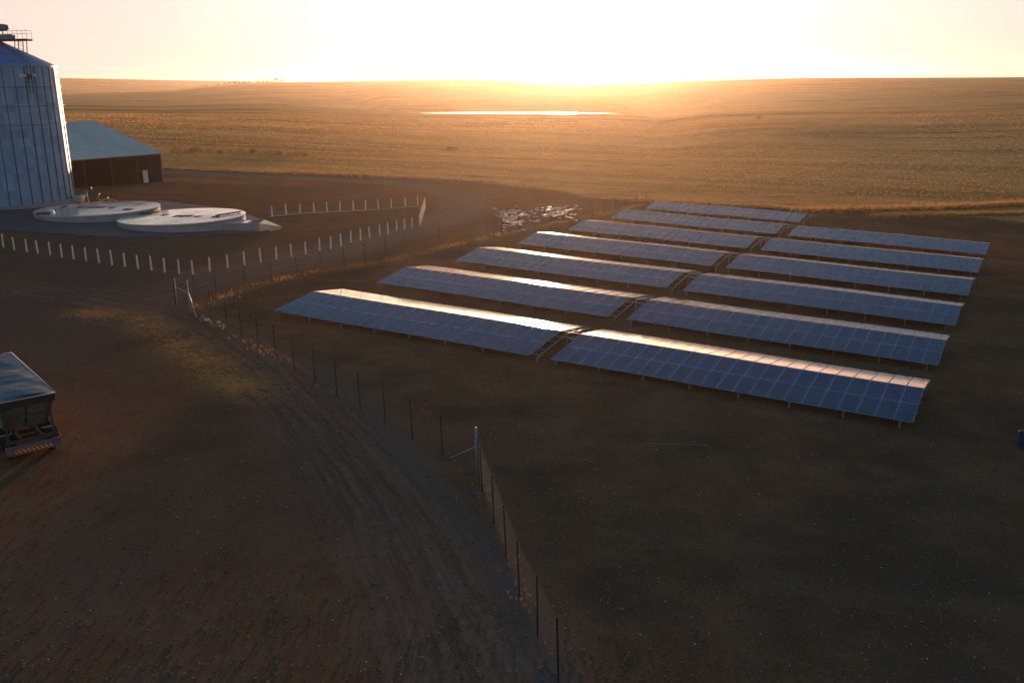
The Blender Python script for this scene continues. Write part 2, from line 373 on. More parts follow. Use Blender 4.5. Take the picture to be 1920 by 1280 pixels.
# ------------------------------------------------------------------ ground: one sheet from under the camera to the far ridge
def pw(L): return [at(*p) for p in L]
def seg_dist(X, Y, P):
    """distance to a polyline, signed lateral offset and run along it"""
    best = np.full(X.shape, 1e9); sgn = np.zeros(X.shape); run = np.zeros(X.shape); acc = 0.0
    for a, b in zip(P[:-1], P[1:]):
        dx, dy = b[0]-a[0], b[1]-a[1]; L = math.hypot(dx, dy)+1e-9
        tt = np.clip(((X-a[0])*dx+(Y-a[1])*dy)/L**2, 0, 1)
        d = np.hypot(X-a[0]-tt*dx, Y-a[1]-tt*dy); m = d < best
        cr = (dx*(Y-a[1])-dy*(X-a[0]))/L
        best = np.where(m, d, best); sgn = np.where(m, np.sign(cr)*d, sgn); run = np.where(m, acc+tt*L, run); acc += L
    return best, sgn, run
def smooth_line(P, n=6):
    P = [np.array(p) for p in P]; out = []
    for i in range(len(P)-1):
        p0, p1, p2, p3 = P[max(i-1,0)], P[i], P[i+1], P[min(i+2,len(P)-1)]
        for k in range(n):
            u = k/n; out.append(.5*((2*p1)+(p2-p0)*u+(2*p0-5*p1+4*p2-p3)*u*u+(3*p1-p0-3*p2+p3)*u**3))
    out.append(P[-1]); return out

EDGE = [(-500,335),(-100,322),(330,317),(500,322),(640,328),(780,331),(850,335),(950,345),(1050,360),(1130,373),(1210,376),(1400,386),(1560,395),(1700,400),(1920,415),(2400,450)]
_e = pw(EDGE); EDGE_AZ = np.array([math.atan2(p[0],p[1]) for p in _e]); EDGE_R = np.array([math.hypot(p[0],p[1]) for p in _e])
ROAD = smooth_line(pw([(900,1279),(805,1080),(720,930),(590,775),(455,655),(330,585),(200,560),(60,545)]))
LANE = smooth_line(pw([(250,565),(345,540),(430,515),(560,488),(700,452),(800,424),(868,395),(850,365),(760,345),(640,338),(480,331),(330,324),(200,322)]))
SUN_STREAK = pw([(150,585),(260,600),(340,645),(420,700),(470,735)])  # streak of direct sunlight, painted into the soil colour
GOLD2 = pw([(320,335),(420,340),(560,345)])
PALE = smooth_line(pw([(610,690),(690,770),(770,860),(850,950),(930,1050),(1000,1180),(1030,1279)]))
FENCE_EDGE = pw([(372,592),(518,670),(676,767),(895,902),(949,1044),(1047,1279)])
FENCE_FAR = pw([(367,580),(460,540),(580,512),(700,494),(884,452),(1000,428),(1110,405),(1210,383),(1330,372),(1600,362)])
DEBRIS = pw([(935,430),(985,405),(1080,385)])

az = np.concatenate([np.linspace(-math.pi, -0.72, 60)[:-1], np.linspace(-0.72, 0.72, 760), np.linspace(0.72, math.pi, 60)[1:]])
rr = np.exp(np.linspace(math.log(1.5), math.log(9400), 560))
A, Rr = np.meshgrid(az, rr); X = (Rr*np.sin(A)).ravel(); Y = (Rr*np.cos(A)).ravel(); Z = height(X, Y)
na, nr = len(az), len(rr)
i = np.arange(nr-1)[:,None]*na; j = np.arange(na-1)[None,:]
Q = np.stack([i+j, i+j+1, i+na+j+1, i+na+j], -1).reshape(-1, 4)[:, ::-1]
V = np.stack([X, Y, Z], 1)
R_ = np.hypot(X, Y); AZ = np.arctan2(X, Y)
redge = np.interp(AZ, EDGE_AZ, EDGE_R)
def wob(s): return np.sin(X/s+1.7)*np.sin(Y/s*1.3+.6)+.5*np.sin(X/s*2.7+Y/s*1.9)
field = np.clip((R_-redge)/11.0+.5+.2*wob(5), 0, 1)
d_road, u_road, v_road = seg_dist(X, Y, ROAD); d_lane, u_lane, v_lane = seg_dist(X, Y, LANE)
near_road = d_road < d_lane
ru = np.where(near_road, u_road, u_lane); ru = np.clip(ru, -9, 9); rv_ = np.where(near_road, v_road, v_lane)
w_road = np.clip(1.6-d_road/2.6, 0, 1); w_lane = np.clip(1.7-d_lane/2.6, 0, 1); roadw = np.maximum(w_road, w_lane)
sun_straw = np.maximum(np.exp(-(seg_dist(X,Y,SUN_STREAK)[0]/1.7)**2), .55*np.exp(-(seg_dist(X,Y,GOLD2)[0]/4.0)**2))
ffar = seg_dist(X,Y,FENCE_FAR)[0]; sun_straw = np.maximum(sun_straw, .6*np.exp(-(ffar/.8)**2))
pale = np.exp(-(seg_dist(X,Y,PALE)[0]/.75)**2)
deb = np.exp(-(seg_dist(X,Y,DEBRIS)[0]/6.0)**2)
fe = seg_dist(X,Y,FENCE_EDGE); poly = [p for p in FENCE_EDGE]
comp = np.where(fe[1] > 0, 1.0, 0.0)*np.clip(fe[0]/3.0, 0, 1)     # inside the solar compound
ff = seg_dist(X,Y,FENCE_FAR); comp = comp*np.clip(.5-ff[1]/5, 0, 1)

t = NT('ground_soil')
pos = t.n('ShaderNodeNewGeometry').outputs['Position']
n_big = t.noise(pos, .035, 5, .6); n_mid = t.noise(pos, .28, 6, .65); n_fine = t.noise(pos, 2.6, 6, .7); n_grit = t.noise(pos, 14, 3, .6)
yard = t.mix(t.ramp(n_mid, .32, .68), YARD_A, YARD_B)
yard = t.mix(t.ramp(n_big, .45, .62), yard, YARD_C)
yard = t.mix(t.ramp(n_fine, .48, .75, 0, .5), yard, (.20,.115,.068))
yard = t.mix(t.ramp(n_grit, .5, .68, 0, .5), yard, (.085,.058,.042))
# wheel ruts run along the road coordinate
a_ru = t.attr('ru'); a_rw = t.attr('roadw')
wobn = t.math('MULTIPLY', t.math('SUBTRACT', t.noise(pos, .13, 3), .5), .8)
un = t.math('ADD', a_ru, wobn)
strv = t.n('ShaderNodeCombineXYZ', {0: t.math('MULTIPLY', un, 2.2), 1: t.math('MULTIPLY', t.attr('rv'), .09), 2: 0.0}).outputs[0]
rut = t.math('ADD', t.math('MULTIPLY', t.noise(strv, 1.0, 5, .75), .75), t.math('MULTIPLY', n_fine, .25))
road = t.mix(t.ramp(rut, .36, .64), ROAD_A, ROAD_B)
f_road = t.math('MULTIPLY', a_rw, t.ramp(n_fine, .32, .62, .35, .95))
col = t.mix(f_road, yard, road)
col = t.mix(t.math('MULTIPLY', t.attr('lanew'), t.ramp(rut, .3, .62, .25, .85)), col, (.35,.215,.135))
compc = t.mix(t.ramp(n_mid, .35, .65), COMP_A, COMP_B)
compc = t.mix(t.ramp(n_fine, .50, .70, 0, .8), compc, (.21,.125,.062))
compc = t.mix(t.ramp(n_grit, .50, .66, 0, .6), compc, (.07,.042,.024))
compc = t.mix(t.ramp(t.noise(pos, .09, 4, .6), .48, .62, 0, .55), compc, (.085,.062,.034))
c_mask = t.ramp(t.math('ADD', t.attr('comp'), t.math('MULTIPLY', t.math('SUBTRACT', n_mid, .5), 1.4)), .25, .75)
col = t.mix(c_mask, col, compc)
col = t.mix(t.math('MULTIPLY', t.attr('pale'), t.ramp(n_fine, .38, .62, .1, .9)), col, (.17,.128,.10))
col = t.mix(t.math('MULTIPLY', t.attr('sun_straw'), t.ramp(t.math('ADD', t.math('MULTIPLY', n_fine, .6), t.math('MULTIPLY', n_mid, .4)), .4, .6)), col, (.80,.27,.065))  # painted sunlight streak, plus strips of dry grass colour
col = t.mix(t.math('MULTIPLY', t.attr('deb'), t.ramp(n_fine, .45, .65, 0, .8)), col, (.34,.24,.16))
# small pale stones strewn over the yard
vor = t.n('ShaderNodeTexVoronoi', {'Vector': pos, 'Scale': 3.0, 'Randomness': 1.0})
st = t.math('MULTIPLY', t.math('LESS_THAN', vor.outputs['Distance'], .085), t.math('GREATER_THAN', t.n('ShaderNodeSeparateColor', {0: vor.outputs['Color']}).outputs[0], .72))
col = t.mix(t.math("MULTIPLY", st, .6), col, (.30,.26,.21))
# stubble fields: harvest lines, contour banks, tone patches
sp = t.n('ShaderNodeSeparateXYZ', {0: pos})
fdist = t.noise(pos, .003, 2, .4)
fc = t.math('ADD', t.math('ADD', t.math('MULTIPLY', sp.outputs[1], .055), t.math('MULTIPLY', sp.outputs[0], .012)), t.math('MULTIPLY', fdist, 6.0))
lines = t.math('POWER', t.math('ABSOLUTE', t.math('SINE', fc)), 14.0)
fine_l = t.noise(t.n('ShaderNodeCombineXYZ', {0: t.math('MULTIPLY', fc, 9.0), 1: 0.0, 2: 0.0}).outputs[0], 1.0, 6, .75)
patch = t.noise(pos, .009, 5, .6); fn = t.noise(pos, .12, 6, .7)
fcol = t.mix(t.ramp(patch, .36, .64), FIELD_A, FIELD_B)
fcol = t.mix(t.ramp(fine_l, .35, .7, 0, .4), fcol, FIELD_C)
fcol = t.mix(t.ramp(fn, .45, .75, 0, .5), fcol, (.16,.095,.035))
fcol = t.mix(t.ramp(t.noise(t.coord((.35,1,1), kind='Object'), .016, 5, .62, .8), .46, .66, 0, .75), fcol, (.15,.095,.036))
fcol = t.mix(t.math('MULTIPLY', lines, t.ramp(patch, .4, .6, .1, .5)), fcol, (.16,.09,.038))
f_mask = t.ramp(t.math('ADD', t.attr('field'), t.math('MULTIPLY', t.math('SUBTRACT', t.math('ADD', t.math('MULTIPLY', n_mid, .6), t.math('MULTIPLY', n_fine, .4)), .5), 1.5)), .35, .65)
col = t.mix(f_mask, col, fcol)
hgt = t.math('ADD', t.math('MULTIPLY', n_fine, .6), t.math('ADD', t.math('MULTIPLY', n_grit, .25), t.math('MULTIPLY', t.math('MULTIPLY', rut, a_rw), .8)))
hf = t.math('ADD', t.math('MULTIPLY', fine_l, 3.4), t.math('MULTIPLY', n_fine, .45))
hgt = t.math('ADD', t.math('MULTIPLY', hgt, t.math('SUBTRACT', 1.0, t.attr('field'), clamp=True)), t.math('MULTIPLY', hf, t.attr('field')))
bm = t.n('ShaderNodeBump', {'Height': hgt, 'Strength': .5, 'Distance': .08})
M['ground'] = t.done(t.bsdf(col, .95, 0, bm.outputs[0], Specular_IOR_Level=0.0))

gme = raw_mesh('ground', V, Q, M['ground'], True)
for nm, arr in (('field', field), ('ru', ru), ('lanew', .8*w_lane*np.clip((v_lane-4)/22, 0, 1)), ('rv', rv_), ('roadw', roadw), ('sun_straw', sun_straw), ('pale', pale), ('deb', deb), ('comp', comp)):
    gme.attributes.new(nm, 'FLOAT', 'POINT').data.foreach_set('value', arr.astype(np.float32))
tag(link('ground', gme), kind='structure')

# far dam: a sheet of water lying in its hollow
wz = -3.0; wp = []
for px, py in ((785,212),(830,210.6),(900,210),(980,210.2),(1060,210.8),(1120,211.6),(1158,213),(1090,213.8),(980,214.2),(880,213.8),(815,213.2)):
    d = ray(px, py); s = (wz-CAM_H)/d[2]; wp.append((d[0]*s, d[1]*s))
mb = MB(); mb.add([(x, y, wz) for x, y in wp], [tuple(range(len(wp)))])
tag(mb.build('water', M['water']), kind='structure')

# ------------------------------------------------------------------ solar array
EL = -0.507; ex = (math.cos(EL), math.sin(EL)); nx = (-ex[1], ex[0])
LEN, GAP, SPAC = 22.6, 1.5454, 13.3152
BX, BY = 2.5144, 61.3537; ZL = 0.45
RUN, RISE, RUN2, DROP = 4.7162, .7009, 3.90, .488
NC = 22; PW = LEN/NC
def module_mesh(L):
    w = PW-.022; fr = .036; h = .04; mb = MB()
    mb.add([(fr,fr,h-.004),(w-fr,fr,h-.004),(w-fr,L-fr,h-.004),(fr,L-fr,h-.004)], [(0,1,2,3)], 0)
    mb.add([(0,0,h),(w,0,h),(w,L,h),(0,L,h),(fr,fr,h),(w-fr,fr,h),(w-fr,L-fr,h),(fr,L-fr,h),(0,0,0),(w,0,0),(w,L,0),(0,L,0)],
           [(0,1,5,4),(1,2,6,5),(2,3,7,6),(3,0,4,7),(0,8,9,1),(1,9,10,2),(2,10,11,3),(3,11,8,0),(8,11,10,9)], 1)
    return mb.mesh('solar_panel', [M['glass'], M['frame']])
S1 = math.hypot(RUN, RISE); S2 = math.hypot(RUN2, DROP)
mod1 = module_mesh(S1/2-.02); mod2 = module_mesh(S2/2-.02)
a1 = math.atan2(RISE, RUN); a2 = math.atan2(DROP, RUN2); ZA = ZL+RISE; ZB = ZA-DROP
def leg_mesh(h):
    mb = MB(); w = .045
    mb.box((-w,-w,-.35),(w,-w+.012,h)); mb.box((-w,-w+.012,-.35),(-w+.012,w,h)); mb.box((w-.012,-w+.012,-.35),(w,w,h)); mb.box((-.09,-.09,h),(.09,.09,h+.012))
    return mb.mesh('leg', M['galv'])
legF, legA, legB = leg_mesh(ZL-.11), leg_mesh(ZA-.19), leg_mesh(ZB-.11)
def bar_mesh(name, p, q, w, h, m):
    mb = MB(); mb.bar(p, q, w, h); return mb.mesh(name, m)
rafF = bar_mesh('rafter', (0,.02,ZL-.10), (0,RUN-.05,ZA-.115), .07, .09, M['rail'])
rafB = bar_mesh('rafter', (0,RUN+.05,ZA-.115), (0,RUN+RUN2-.02,ZB-.10), .07, .09, M['rail'])
def purlins(x1, x1a):
    out = []
    for s in (.5, 1.45, 2.9, 3.9):
        y, z = s*math.cos(a1)*S1/4.77, ZL+s*math.sin(a1)
        xe = x1a if s > 3.5 else x1
        out.append(bar_mesh('purlin', (-.1,y,z-.03), (xe,y,z-.03), .05, .05, M['rail']))
    for s in (.35, 1.5, 2.9, 3.9):
        y, z = RUN+s*math.cos(a2), ZA-s*math.sin(a2)
        xe = x1a if s < 1 else x1
        out.append(bar_mesh('purlin', (-.1,y,z-.03), (xe,y,z-.03), .05, .05, M['rail']))
    return out
purL = purlins(LEN+.62, LEN+GAP-.12); purR = purlins(LEN+.08, LEN+.08)
ORD = ['nearest', 'second nearest', 'third nearest', 'fourth nearest', 'third farthest', 'second farthest', 'farthest']
for row in range(7):
    for side in ('L', 'R'):
        if row == 6 and side == 'R': continue
        bx = BX+nx[0]*SPAC*row; by = BY+nx[1]*SPAC*row
        if side == 'L': bx -= ex[0]*(GAP+LEN); by -= ex[1]*(GAP+LEN)
        e3 = Vector((ex[0], ex[1], SX*ex[0]+SY*ex[1])).normalized(); n3 = Vector((nx[0], nx[1], SX*nx[0]+SY*nx[1])).normalized()
        z3 = e3.cross(n3).normalized()
        bz = SX*bx+SY*by
        if row == 6: lab = 'tent shaped solar table alone in the farthest row'
        else:
            look = 'gleaming' if row < 4 else 'all blue'
            lab = f'{look} solar table of the {ORD[row]} row, {"on the tank side of" if side == "L" else "beyond"} the gap'
        root = empty('solar_table', Matrix(((e3.x,n3.x,z3.x,bx),(e3.y,n3.y,z3.y,by),(e3.z,n3.z,z3.z,bz),(0,0,0,1))), lab, 'solar panels', 'tent shaped solar tables in two columns')
        def wave(x): return .02*math.sin(x*.32+row*2.1+(3 if side == 'L' else 0))
        for cidx in range(NC):
            x0 = cidx*PW+.011; dz = wave(x0)
            for k in range(2):
                s = k*S1/2+.01
                m4 = Matrix.Translation((x0, s*math.cos(a1), ZL+s*math.sin(a1)+dz)) @ Matrix.Rotation(a1, 4, 'X')
                link('solar_panel', mod1, root, mat=m4)
                s = k*S2/2+.03
                m4 = Matrix.Translation((x0, RUN+s*math.cos(a2), ZA-s*math.sin(a2)+dz)) @ Matrix.Rotation(-a2+random.uniform(-.001,.001), 4, 'X')
                link('solar_panel', mod2, root, mat=m4)
        nleg = 8
        xs = [.35+3.08*k for k in range(nleg)]
        if side == 'L': xs[-1] = LEN+.5
        for x in xs:
            link('leg', legF, root, loc=(x,.18,0)); link('leg', legA, root, loc=(x,RUN,0)); link('leg', legB, root, loc=(x,RUN+RUN2-.2,0))
            link('rafter', rafF, root, loc=(x,0,0)); link('rafter', rafB, root, loc=(x,0,0))
        for me in (purL if side == 'L' else purR): link('purlin', me, root)

# ------------------------------------------------------------------ grain silo
SC = (-70.72, 135.7); SR = 9.0; SZ = gz(*SC); SH = 18.25; AP = 4.15
silo = empty('grain_silo', Matrix.Translation((SC[0], SC[1], SZ)), 'tall round galvanised steel grain silo with a conical roof', 'silo')
def wall_prof():
    return [(SR, .3)]+[(SR, .3+i*(SH-.3)/16) for i in range(1, 17)]
mb = MB(); mb.lathe(wall_prof(), 160); mb.build('wall', M['silo'], silo)
mb = MB(); mb.lathe([(SR+.45,-.6),(SR+.45,.3),(SR-.02,.32)], 96, smooth=False); mb.build('foundation', M['concrete'], silo)
mb = MB(); mb.lathe([(SR+.16,SH-.16),(SR+.18,SH-.12),(.9,SH+AP),(.0,SH+AP+.05)], 60, smooth=False); mb.build('roof', M['silo_roof'], silo)
mb = MB(); mb.lathe([(.95,SH+AP-.1),(.95,SH+AP+.45),(1.05,SH+AP+.47),(0,SH+AP+.6)], 32, smooth=False); mb.build('roof_cap', M['galv'], silo)
mb = MB(); mb.lathe([(SR+.02,SH-.14),(SR+.14,SH-.14),(SR+.14,SH+.02),(SR+.02,SH+.03)], 120, smooth=False); mb.build('eave_ring', M['galv'], silo)
zb = [.3, 5.2, 10.4, SH-.2]
stm = MB()
for zz0, zz1, w, dp in ((.3,5.2,.10,.09),(5.2,10.4,.085,.075),(10.4,SH-.25,.07,.06)):
    stm.box((SR-.01,-w/2,zz0),(SR+dp,-w/2+.02,zz1)); stm.box((SR-.01,w/2-.02,zz0),(SR+dp,w/2,zz1)); stm.box((SR+dp-.02,-w/2+.02,zz0),(SR+dp,w/2-.02,zz1))
stme = stm.mesh('stiffener', M['galv_dark'] if 'galv_dark' in M else M['rust'])
for k in range(40):
    link('stiffener', stme, silo, mat=Matrix.Rotation(2*math.pi*(k+.37)/40, 4, 'Z'))
for zz in (SH-2.75, SH-5.2, SH-7.6):
    mb = MB(); n = 120
    for k in range(n):
        a0, b0 = 2*math.pi*k/n, 2*math.pi*(k+1)/n
        mb.bar(((SR+.17)*math.cos(a0),(SR+.17)*math.sin(a0),zz),((SR+.17)*math.cos(b0),(SR+.17)*math.sin(b0),zz), .05, .055)
    mb.build('wind_ring', M['rust'], silo)
# access door and ladder head below the eave, flood lights beside it
def on_silo(px, py, rad):
    """angle and height on the silo of a pixel ray"""
    d = ray(px, py); o = CAM-np.array([SC[0], SC[1], SZ]); a = d[0]**2+d[1]**2; b = 2*(o[0]*d[0]+o[1]*d[1]); c = o[0]**2+o[1]**2-rad**2
    s = (-b-math.sqrt(max(b*b-4*a*c, 0)))/(2*a); p = o+d*s; return math.atan2(p[1], p[0]), p[2]
ang, zl = on_silo(55, 146, SR+.2)
mb = MB()
Mx = Matrix.Rotation(ang, 4, 'Z')
for s_ in (-.25, .25): mb.bar((SR+.3,s_,zl-2.0),(SR+.3,s_,SH+.1), .06)
for k in range(8): mb.bar((SR+.3,-.25,zl-1.9+k*.33),(SR+.3,.25,zl-1.9+k*.33), .035)
for k in range(3): mb.bar((SR+.12,-.25,zl-1.7+k*1.1),(SR+.3,-.25,zl-1.7+k*1.1), .05)
o = mb.build('ladder', M['rust'], silo); o.matrix_local = Mx
mb = MB(); mb.box((SR+.12,-.45,zl-.55),(SR+.6,.45,zl-.49)); mb.box((SR+.12,-.25,zl-.2),(SR+.3,.25,zl+.45)); mb.bar((SR+.57,-.43,zl-.5),(SR+.57,-.43,zl+.35),.04); mb.bar((SR+.57,.43,zl-.5),(SR+.57,.43,zl+.35),.04); mb.bar((SR+.57,-.43,zl+.33),(SR+.57,.43,zl+.33),.04)
o = mb.build('hatch_platform', M['rust'], silo); o.matrix_local = Mx
for px, py in ((38,142),(45,142),(63,141)):
    a_, z_ = on_silo(px, py, SR+.3); mb = MB(); mb.box((SR+.02,-.05,z_-.05),(SR+.3,.05,z_+.03)); mb.box((SR+.3,-.2,z_-.16),(SR+.42,.2,z_+.14), 1)
    o = mb.build('floodlight', [M['rust'], M['glass_lamp']], silo); o.matrix_local = Matrix.Rotation(a_, 4, 'Z')

# conveyor catwalk crossing above the roof, carried by a trestle that stands on the roof
cz = SH+AP+.35
def plane_x(px, py):
    d = ray(px, py); s = (SC[1]-CAM[1])/d[1]; p = CAM+d*s; return p
pe = plane_x(57, 70); pl0 = plane_x(33, 100); pl1 = plane_x(52, 108)
cw = empty('conveyor_catwalk', Matrix.Translation((SC[0], SC[1], SZ)), 'steel conveyor catwalk with trestle legs above the silo roof', 'catwalk')
xe = pe[0]-SC[0]; zz = pe[2]-SZ
mb = MB(); mb.box((-14,-.9,zz-.30),(xe,.5,zz-.22)); mb.bar((-14,-.9,zz-.38),(xe,-.9,zz-.38),.09,.2); mb.bar((-14,.5,zz-.38),(xe,.5,zz-.38),.09,.2); mb.build('deck', M['rust'], cw)
mb = MB(); mb.box((-14,-.25,zz-.2),(xe-2.3,.3,zz+.42)); mb.box((xe-2.6,-.3,zz-.2),(xe-1.9,.35,zz+.30)); mb.build('conveyor_trough', M['machine'], cw)
mb = MB()
for k in range(10):
    x_ = xe-.05-k*1.25; mb.bar((x_,-.88,zz-.3),(x_,-.88,zz+.85),.035); mb.bar((x_,.48,zz-.3),(x_,.48,zz+.85),.035)
for hh in (.45,.85):
    mb.bar((-12,-.88,zz+hh),(xe,-.88,zz+hh),.03); mb.bar((-12,.48,zz+hh),(xe,.48,zz+hh),.03)
mb.build('railing', M['wire'], cw)
mb = MB()
for (a_, b_) in (((32,71),(38,103)),((47,71),(54,109))):
    p_, q_ = plane_x(*a_), plane_x(*b_)
    for yy in (-.7,.35): mb.bar((p_[0]-SC[0],yy,zz-.3),(q_[0]-SC[0]-.3,yy,SH+AP*(1-(q_[0]-SC[0]-.3)/(SR+.3))-.05), .1)
p_, q_ = plane_x(32,71)[0]-SC[0], plane_x(54,109)[0]-SC[0]
for k in range(5):
    za = zz-.5-k*.42; mb.bar((p_+.1+k*.05,-.7,za),(p_+1.05+k*.1,-.7,za-.3),.04)
mb.build('trestle', M['rust'], cw)
hp = plane_x(6, 52)
mb = MB(); hx = hp[0]-SC[0]; hz = hp[2]-SZ
mb.tube([(hx-3.2,-.1,hz),(hx-.2,-.1,hz),(hx+.55,-.1,hz-.05),(hx+.7,-.1,hz-.2)], [.48,.48,.40,.2], 12); mb.bar((hx-.1,-.1,zz+.3),(hx-.1,-.1,hz-.4),.14); mb.bar((hx-1.6,-.1,zz+.3),(hx-1.6,-.1,hz-.4),.14)
mb.build('drive_head', M['machine'], cw)

# ------------------------------------------------------------------ storage shed behind the silo
sr = at(306,340); e = np.array([9.49, 12.0]); e /= np.linalg.norm(e); n_ = np.array([-e[1], e[0]])
SW = 4.75
def solve_ridge():
    best = None
    for w in np.linspace(4, 22, 91):
        for ri in np.linspace(.5, 6, 56):
            q = (sr[0]+n_[0]*w, sr[1]+n_[1]*w, sr[2]+SW+ri); p = project(q); err = (p[0]-172)**2+(p[1]-228)**2
            if best is None or err < best[0]: best = (err, w, ri)
    return best
_, HW, RI = solve_ridge()
shed = empty('storage_shed', Matrix(((e[0],n_[0],0,sr[0]),(e[1],n_[1],0,sr[1]),(0,0,1,sr[2]),(0,0,0,1))), 'low dark walled storage shed with a pale sheet roof behind the silo', 'shed')
SL = 23.0
mb = MB(); mb.box((-SL,0,-.6),(0,.15,SW)); mb.build('wall', M['wall_sheet'], shed)
mb = MB()
for x0, x1 in ((-SL,-SL+.15),(-.15,0)):
    mb.add([(x0,.15,-.6),(x1,.15,-.6),(x1,2*HW-.15,-.6),(x0,2*HW-.15,-.6),(x0,.15,SW),(x1,.15,SW),(x1,2*HW-.15,SW),(x0,2*HW-.15,SW),(x0,HW,SW+RI-.1),(x1,HW,SW+RI-.1)],
           [(0,1,5,4),(3,7,6,2),(0,3,2,1),(0,4,8,7,3),(1,2,6,9,5),(4,5,9,8),(8,9,6,7)])
mb.build('gable_wall', M['dark_wall'], shed)
mb = MB(); mb.box((-SL,2*HW-.15,-.6),(0,2*HW,SW)); mb.build('rear_wall', M['wall_sheet'], shed)
sl_ = RI/HW
mb = MB()
mb.add([(-SL-.3,-.35,SW-.35*sl_+.05),(.3,-.35,SW-.35*sl_+.05),(.3,HW,SW+RI+.05),(-SL-.3,HW,SW+RI+.05),(-SL-.3,-.35,SW-.35*sl_+.13),(.3,-.35,SW-.35*sl_+.13),(.3,HW,SW+RI+.13),(-SL-.3,HW,SW+RI+.13)],
       [(0,3,2,1),(4,5,6,7),(0,1,5,4),(1,2,6,5),(2,3,7,6),(3,0,4,7)])
mb.add([(-SL-.3,HW,SW+RI+.05),(.3,HW,SW+RI+.05),(.3,2*HW+.35,SW-.35*sl_+.05),(-SL-.3,2*HW+.35,SW-.35*sl_+.05),(-SL-.3,HW,SW+RI+.131),(.3,HW,SW+RI+.131),(.3,2*HW+.35,SW-.35*sl_+.13),(-SL-.3,2*HW+.35,SW-.35*sl_+.13)],
       [(0,3,2,1),(4,5,6,7),(0,1,5,4),(1,2,6,5),(2,3,7,6),(3,0,4,7)])
mb.build('roof', M['roof_sheet'], shed)
mb = MB(); mb.bar((-SL-.3,-.42,SW-.06),(.3,-.42,SW-.06),.14,.14); mb.build('gutter', M['galv'], shed)
for x in (-.16, -4.6, -9.2, -13.8, -18.4):
    mb = MB(); mb.box((x-.09,-.09,-.5),(x+.09,-.003,SW-.1)); mb.build('column', M['rust'], shed)
mb = MB(); mb.bar((.06,-.06,-.4),(.06,-.06,SW-.05),.16,.16); mb.build('corner_post', M['galv'], shed)
dx = -3.2
mb = MB(); mb.box((dx-.45,-.06,.02),(dx+.45,-.003,2.1)); d_ = mb.build('door', M['white_door'], shed)
mb = MB(); mb.box((dx+.3,-.10,1.0),(dx+.38,-.062,1.1)); mb.build('handle', M['rust'], d_)
mb = MB(); mb.box((-SL,-1.6,-.5),(2.6,-.004,.03)); mb.build('apron_slab', M['slab'], shed)

# ------------------------------------------------------------------ concrete tanks
TH = 1.0
def fit_tank(l, r, b, th):
    from itertools import product
    c0 = (at(*l)[:2]+at(*r)[:2])/2; best = None; R0 = 8.0; cx, cy = c0; st = 2.0
    def err(cx, cy, R0):
        z = gz(cx, cy)+th; a = np.linspace(0, 2*math.pi, 73)
        P = np.stack([cx+R0*np.cos(a), cy+R0*np.sin(a), np.full(73, z)], 1); xs, ys = project(P)
        return (xs.min()-l[0])**2+(xs.max()-r[0])**2+(ys.max()-b[1])**2*4
    cur = err(cx, cy, R0)
    for _ in range(60):
        for d in product((-1,0,1), repeat=3):
            q = (cx+d[0]*st, cy+d[1]*st, R0+d[2]*st*.5); e_ = err(*q)
            if e_ < cur: cur = e_; cx, cy, R0 = q; break
        else: st *= .6
    return cx, cy, R0
T1 = fit_tank((62,399),(300,386),(160,405), TH); T2 = fit_tank((219,413),(460,403),(320,421.5), TH+.05)
slabp = [(p[0], p[1]) for p in pw([(-120,424),(0,433),(60,437),(190,445),(230,446.5),(330,445.5),(440,441),(505,435),(500,418),(440,395),(300,378),(60,390),(-120,398)])]
zs = np.mean([gz(x, y) for x, y in slabp]); mb = MB()
n = len(slabp); mb.add([(x,y,gz(x,y)-.3) for x,y in slabp]+[(x,y,gz(x,y)+.16) for x,y in slabp], [tuple(range(n,2*n))]+[(k,(k+1)%n,n+(k+1)%n,n+k) for k in range(n)])
tag(mb.build('concrete_pavement', M['slab']), kind='structure')
def tank(T, th, lab, hats):
    cx, cy, R0 = T; z = gz(cx, cy)
    root = empty('concrete_tank', Matrix.Translation((cx, cy, z)), lab, 'tank', 'round concrete tanks')
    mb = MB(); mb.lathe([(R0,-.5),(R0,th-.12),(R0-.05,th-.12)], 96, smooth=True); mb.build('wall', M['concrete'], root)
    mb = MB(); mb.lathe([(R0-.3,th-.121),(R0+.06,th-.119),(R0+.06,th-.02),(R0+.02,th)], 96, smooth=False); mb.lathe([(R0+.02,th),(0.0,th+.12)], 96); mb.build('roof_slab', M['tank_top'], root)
    for px, py, w, d, h in hats:
        p = at(px, py, th); x, y = p[0]-cx, p[1]-cy
        mb = MB(); mb.hexa([(x-w/2,y-d/2,th-.02),(x+w/2,y-d/2,th-.02),(x+w/2,y+d/2,th-.02),(x-w/2,y+d/2,th-.02)],[(x-w/2+.05,y-d/2+.05,th+h),(x+w/2-.05,y-d/2+.05,th+h),(x+w/2-.05,y+d/2-.05,th+h),(x-w/2+.05,y+d/2-.05,th+h)]); mb.box((x-.08,y-d/2-.01,th+h),(x+.08,y-d/2+.07,th+h+.05))
        mb.build('hatch', M['hatch'], root)
    return root
ta = tank(T1, TH, 'low round concrete tank nearer the silo, with a white dome on its rim', [(181,390.5,2.4,1.7,.12),(152,387.5,1.0,1.2,.10),(122,385,.9,1.1,.10),(210,392.5,1.0,1.0,.10),(240,396,1.2,1.0,.10)])
tb = tank(T2, TH+.05, 'low round concrete tank farther from the silo, beside the concrete chamber', [(344,406.5,2.4,1.7,.12),(309,403,1.0,1.1,.10),(371,408.5,1.1,1.0,.10),(277,398.5,1.2,1.0,.10),(405,411,1.0,.9,.10)])
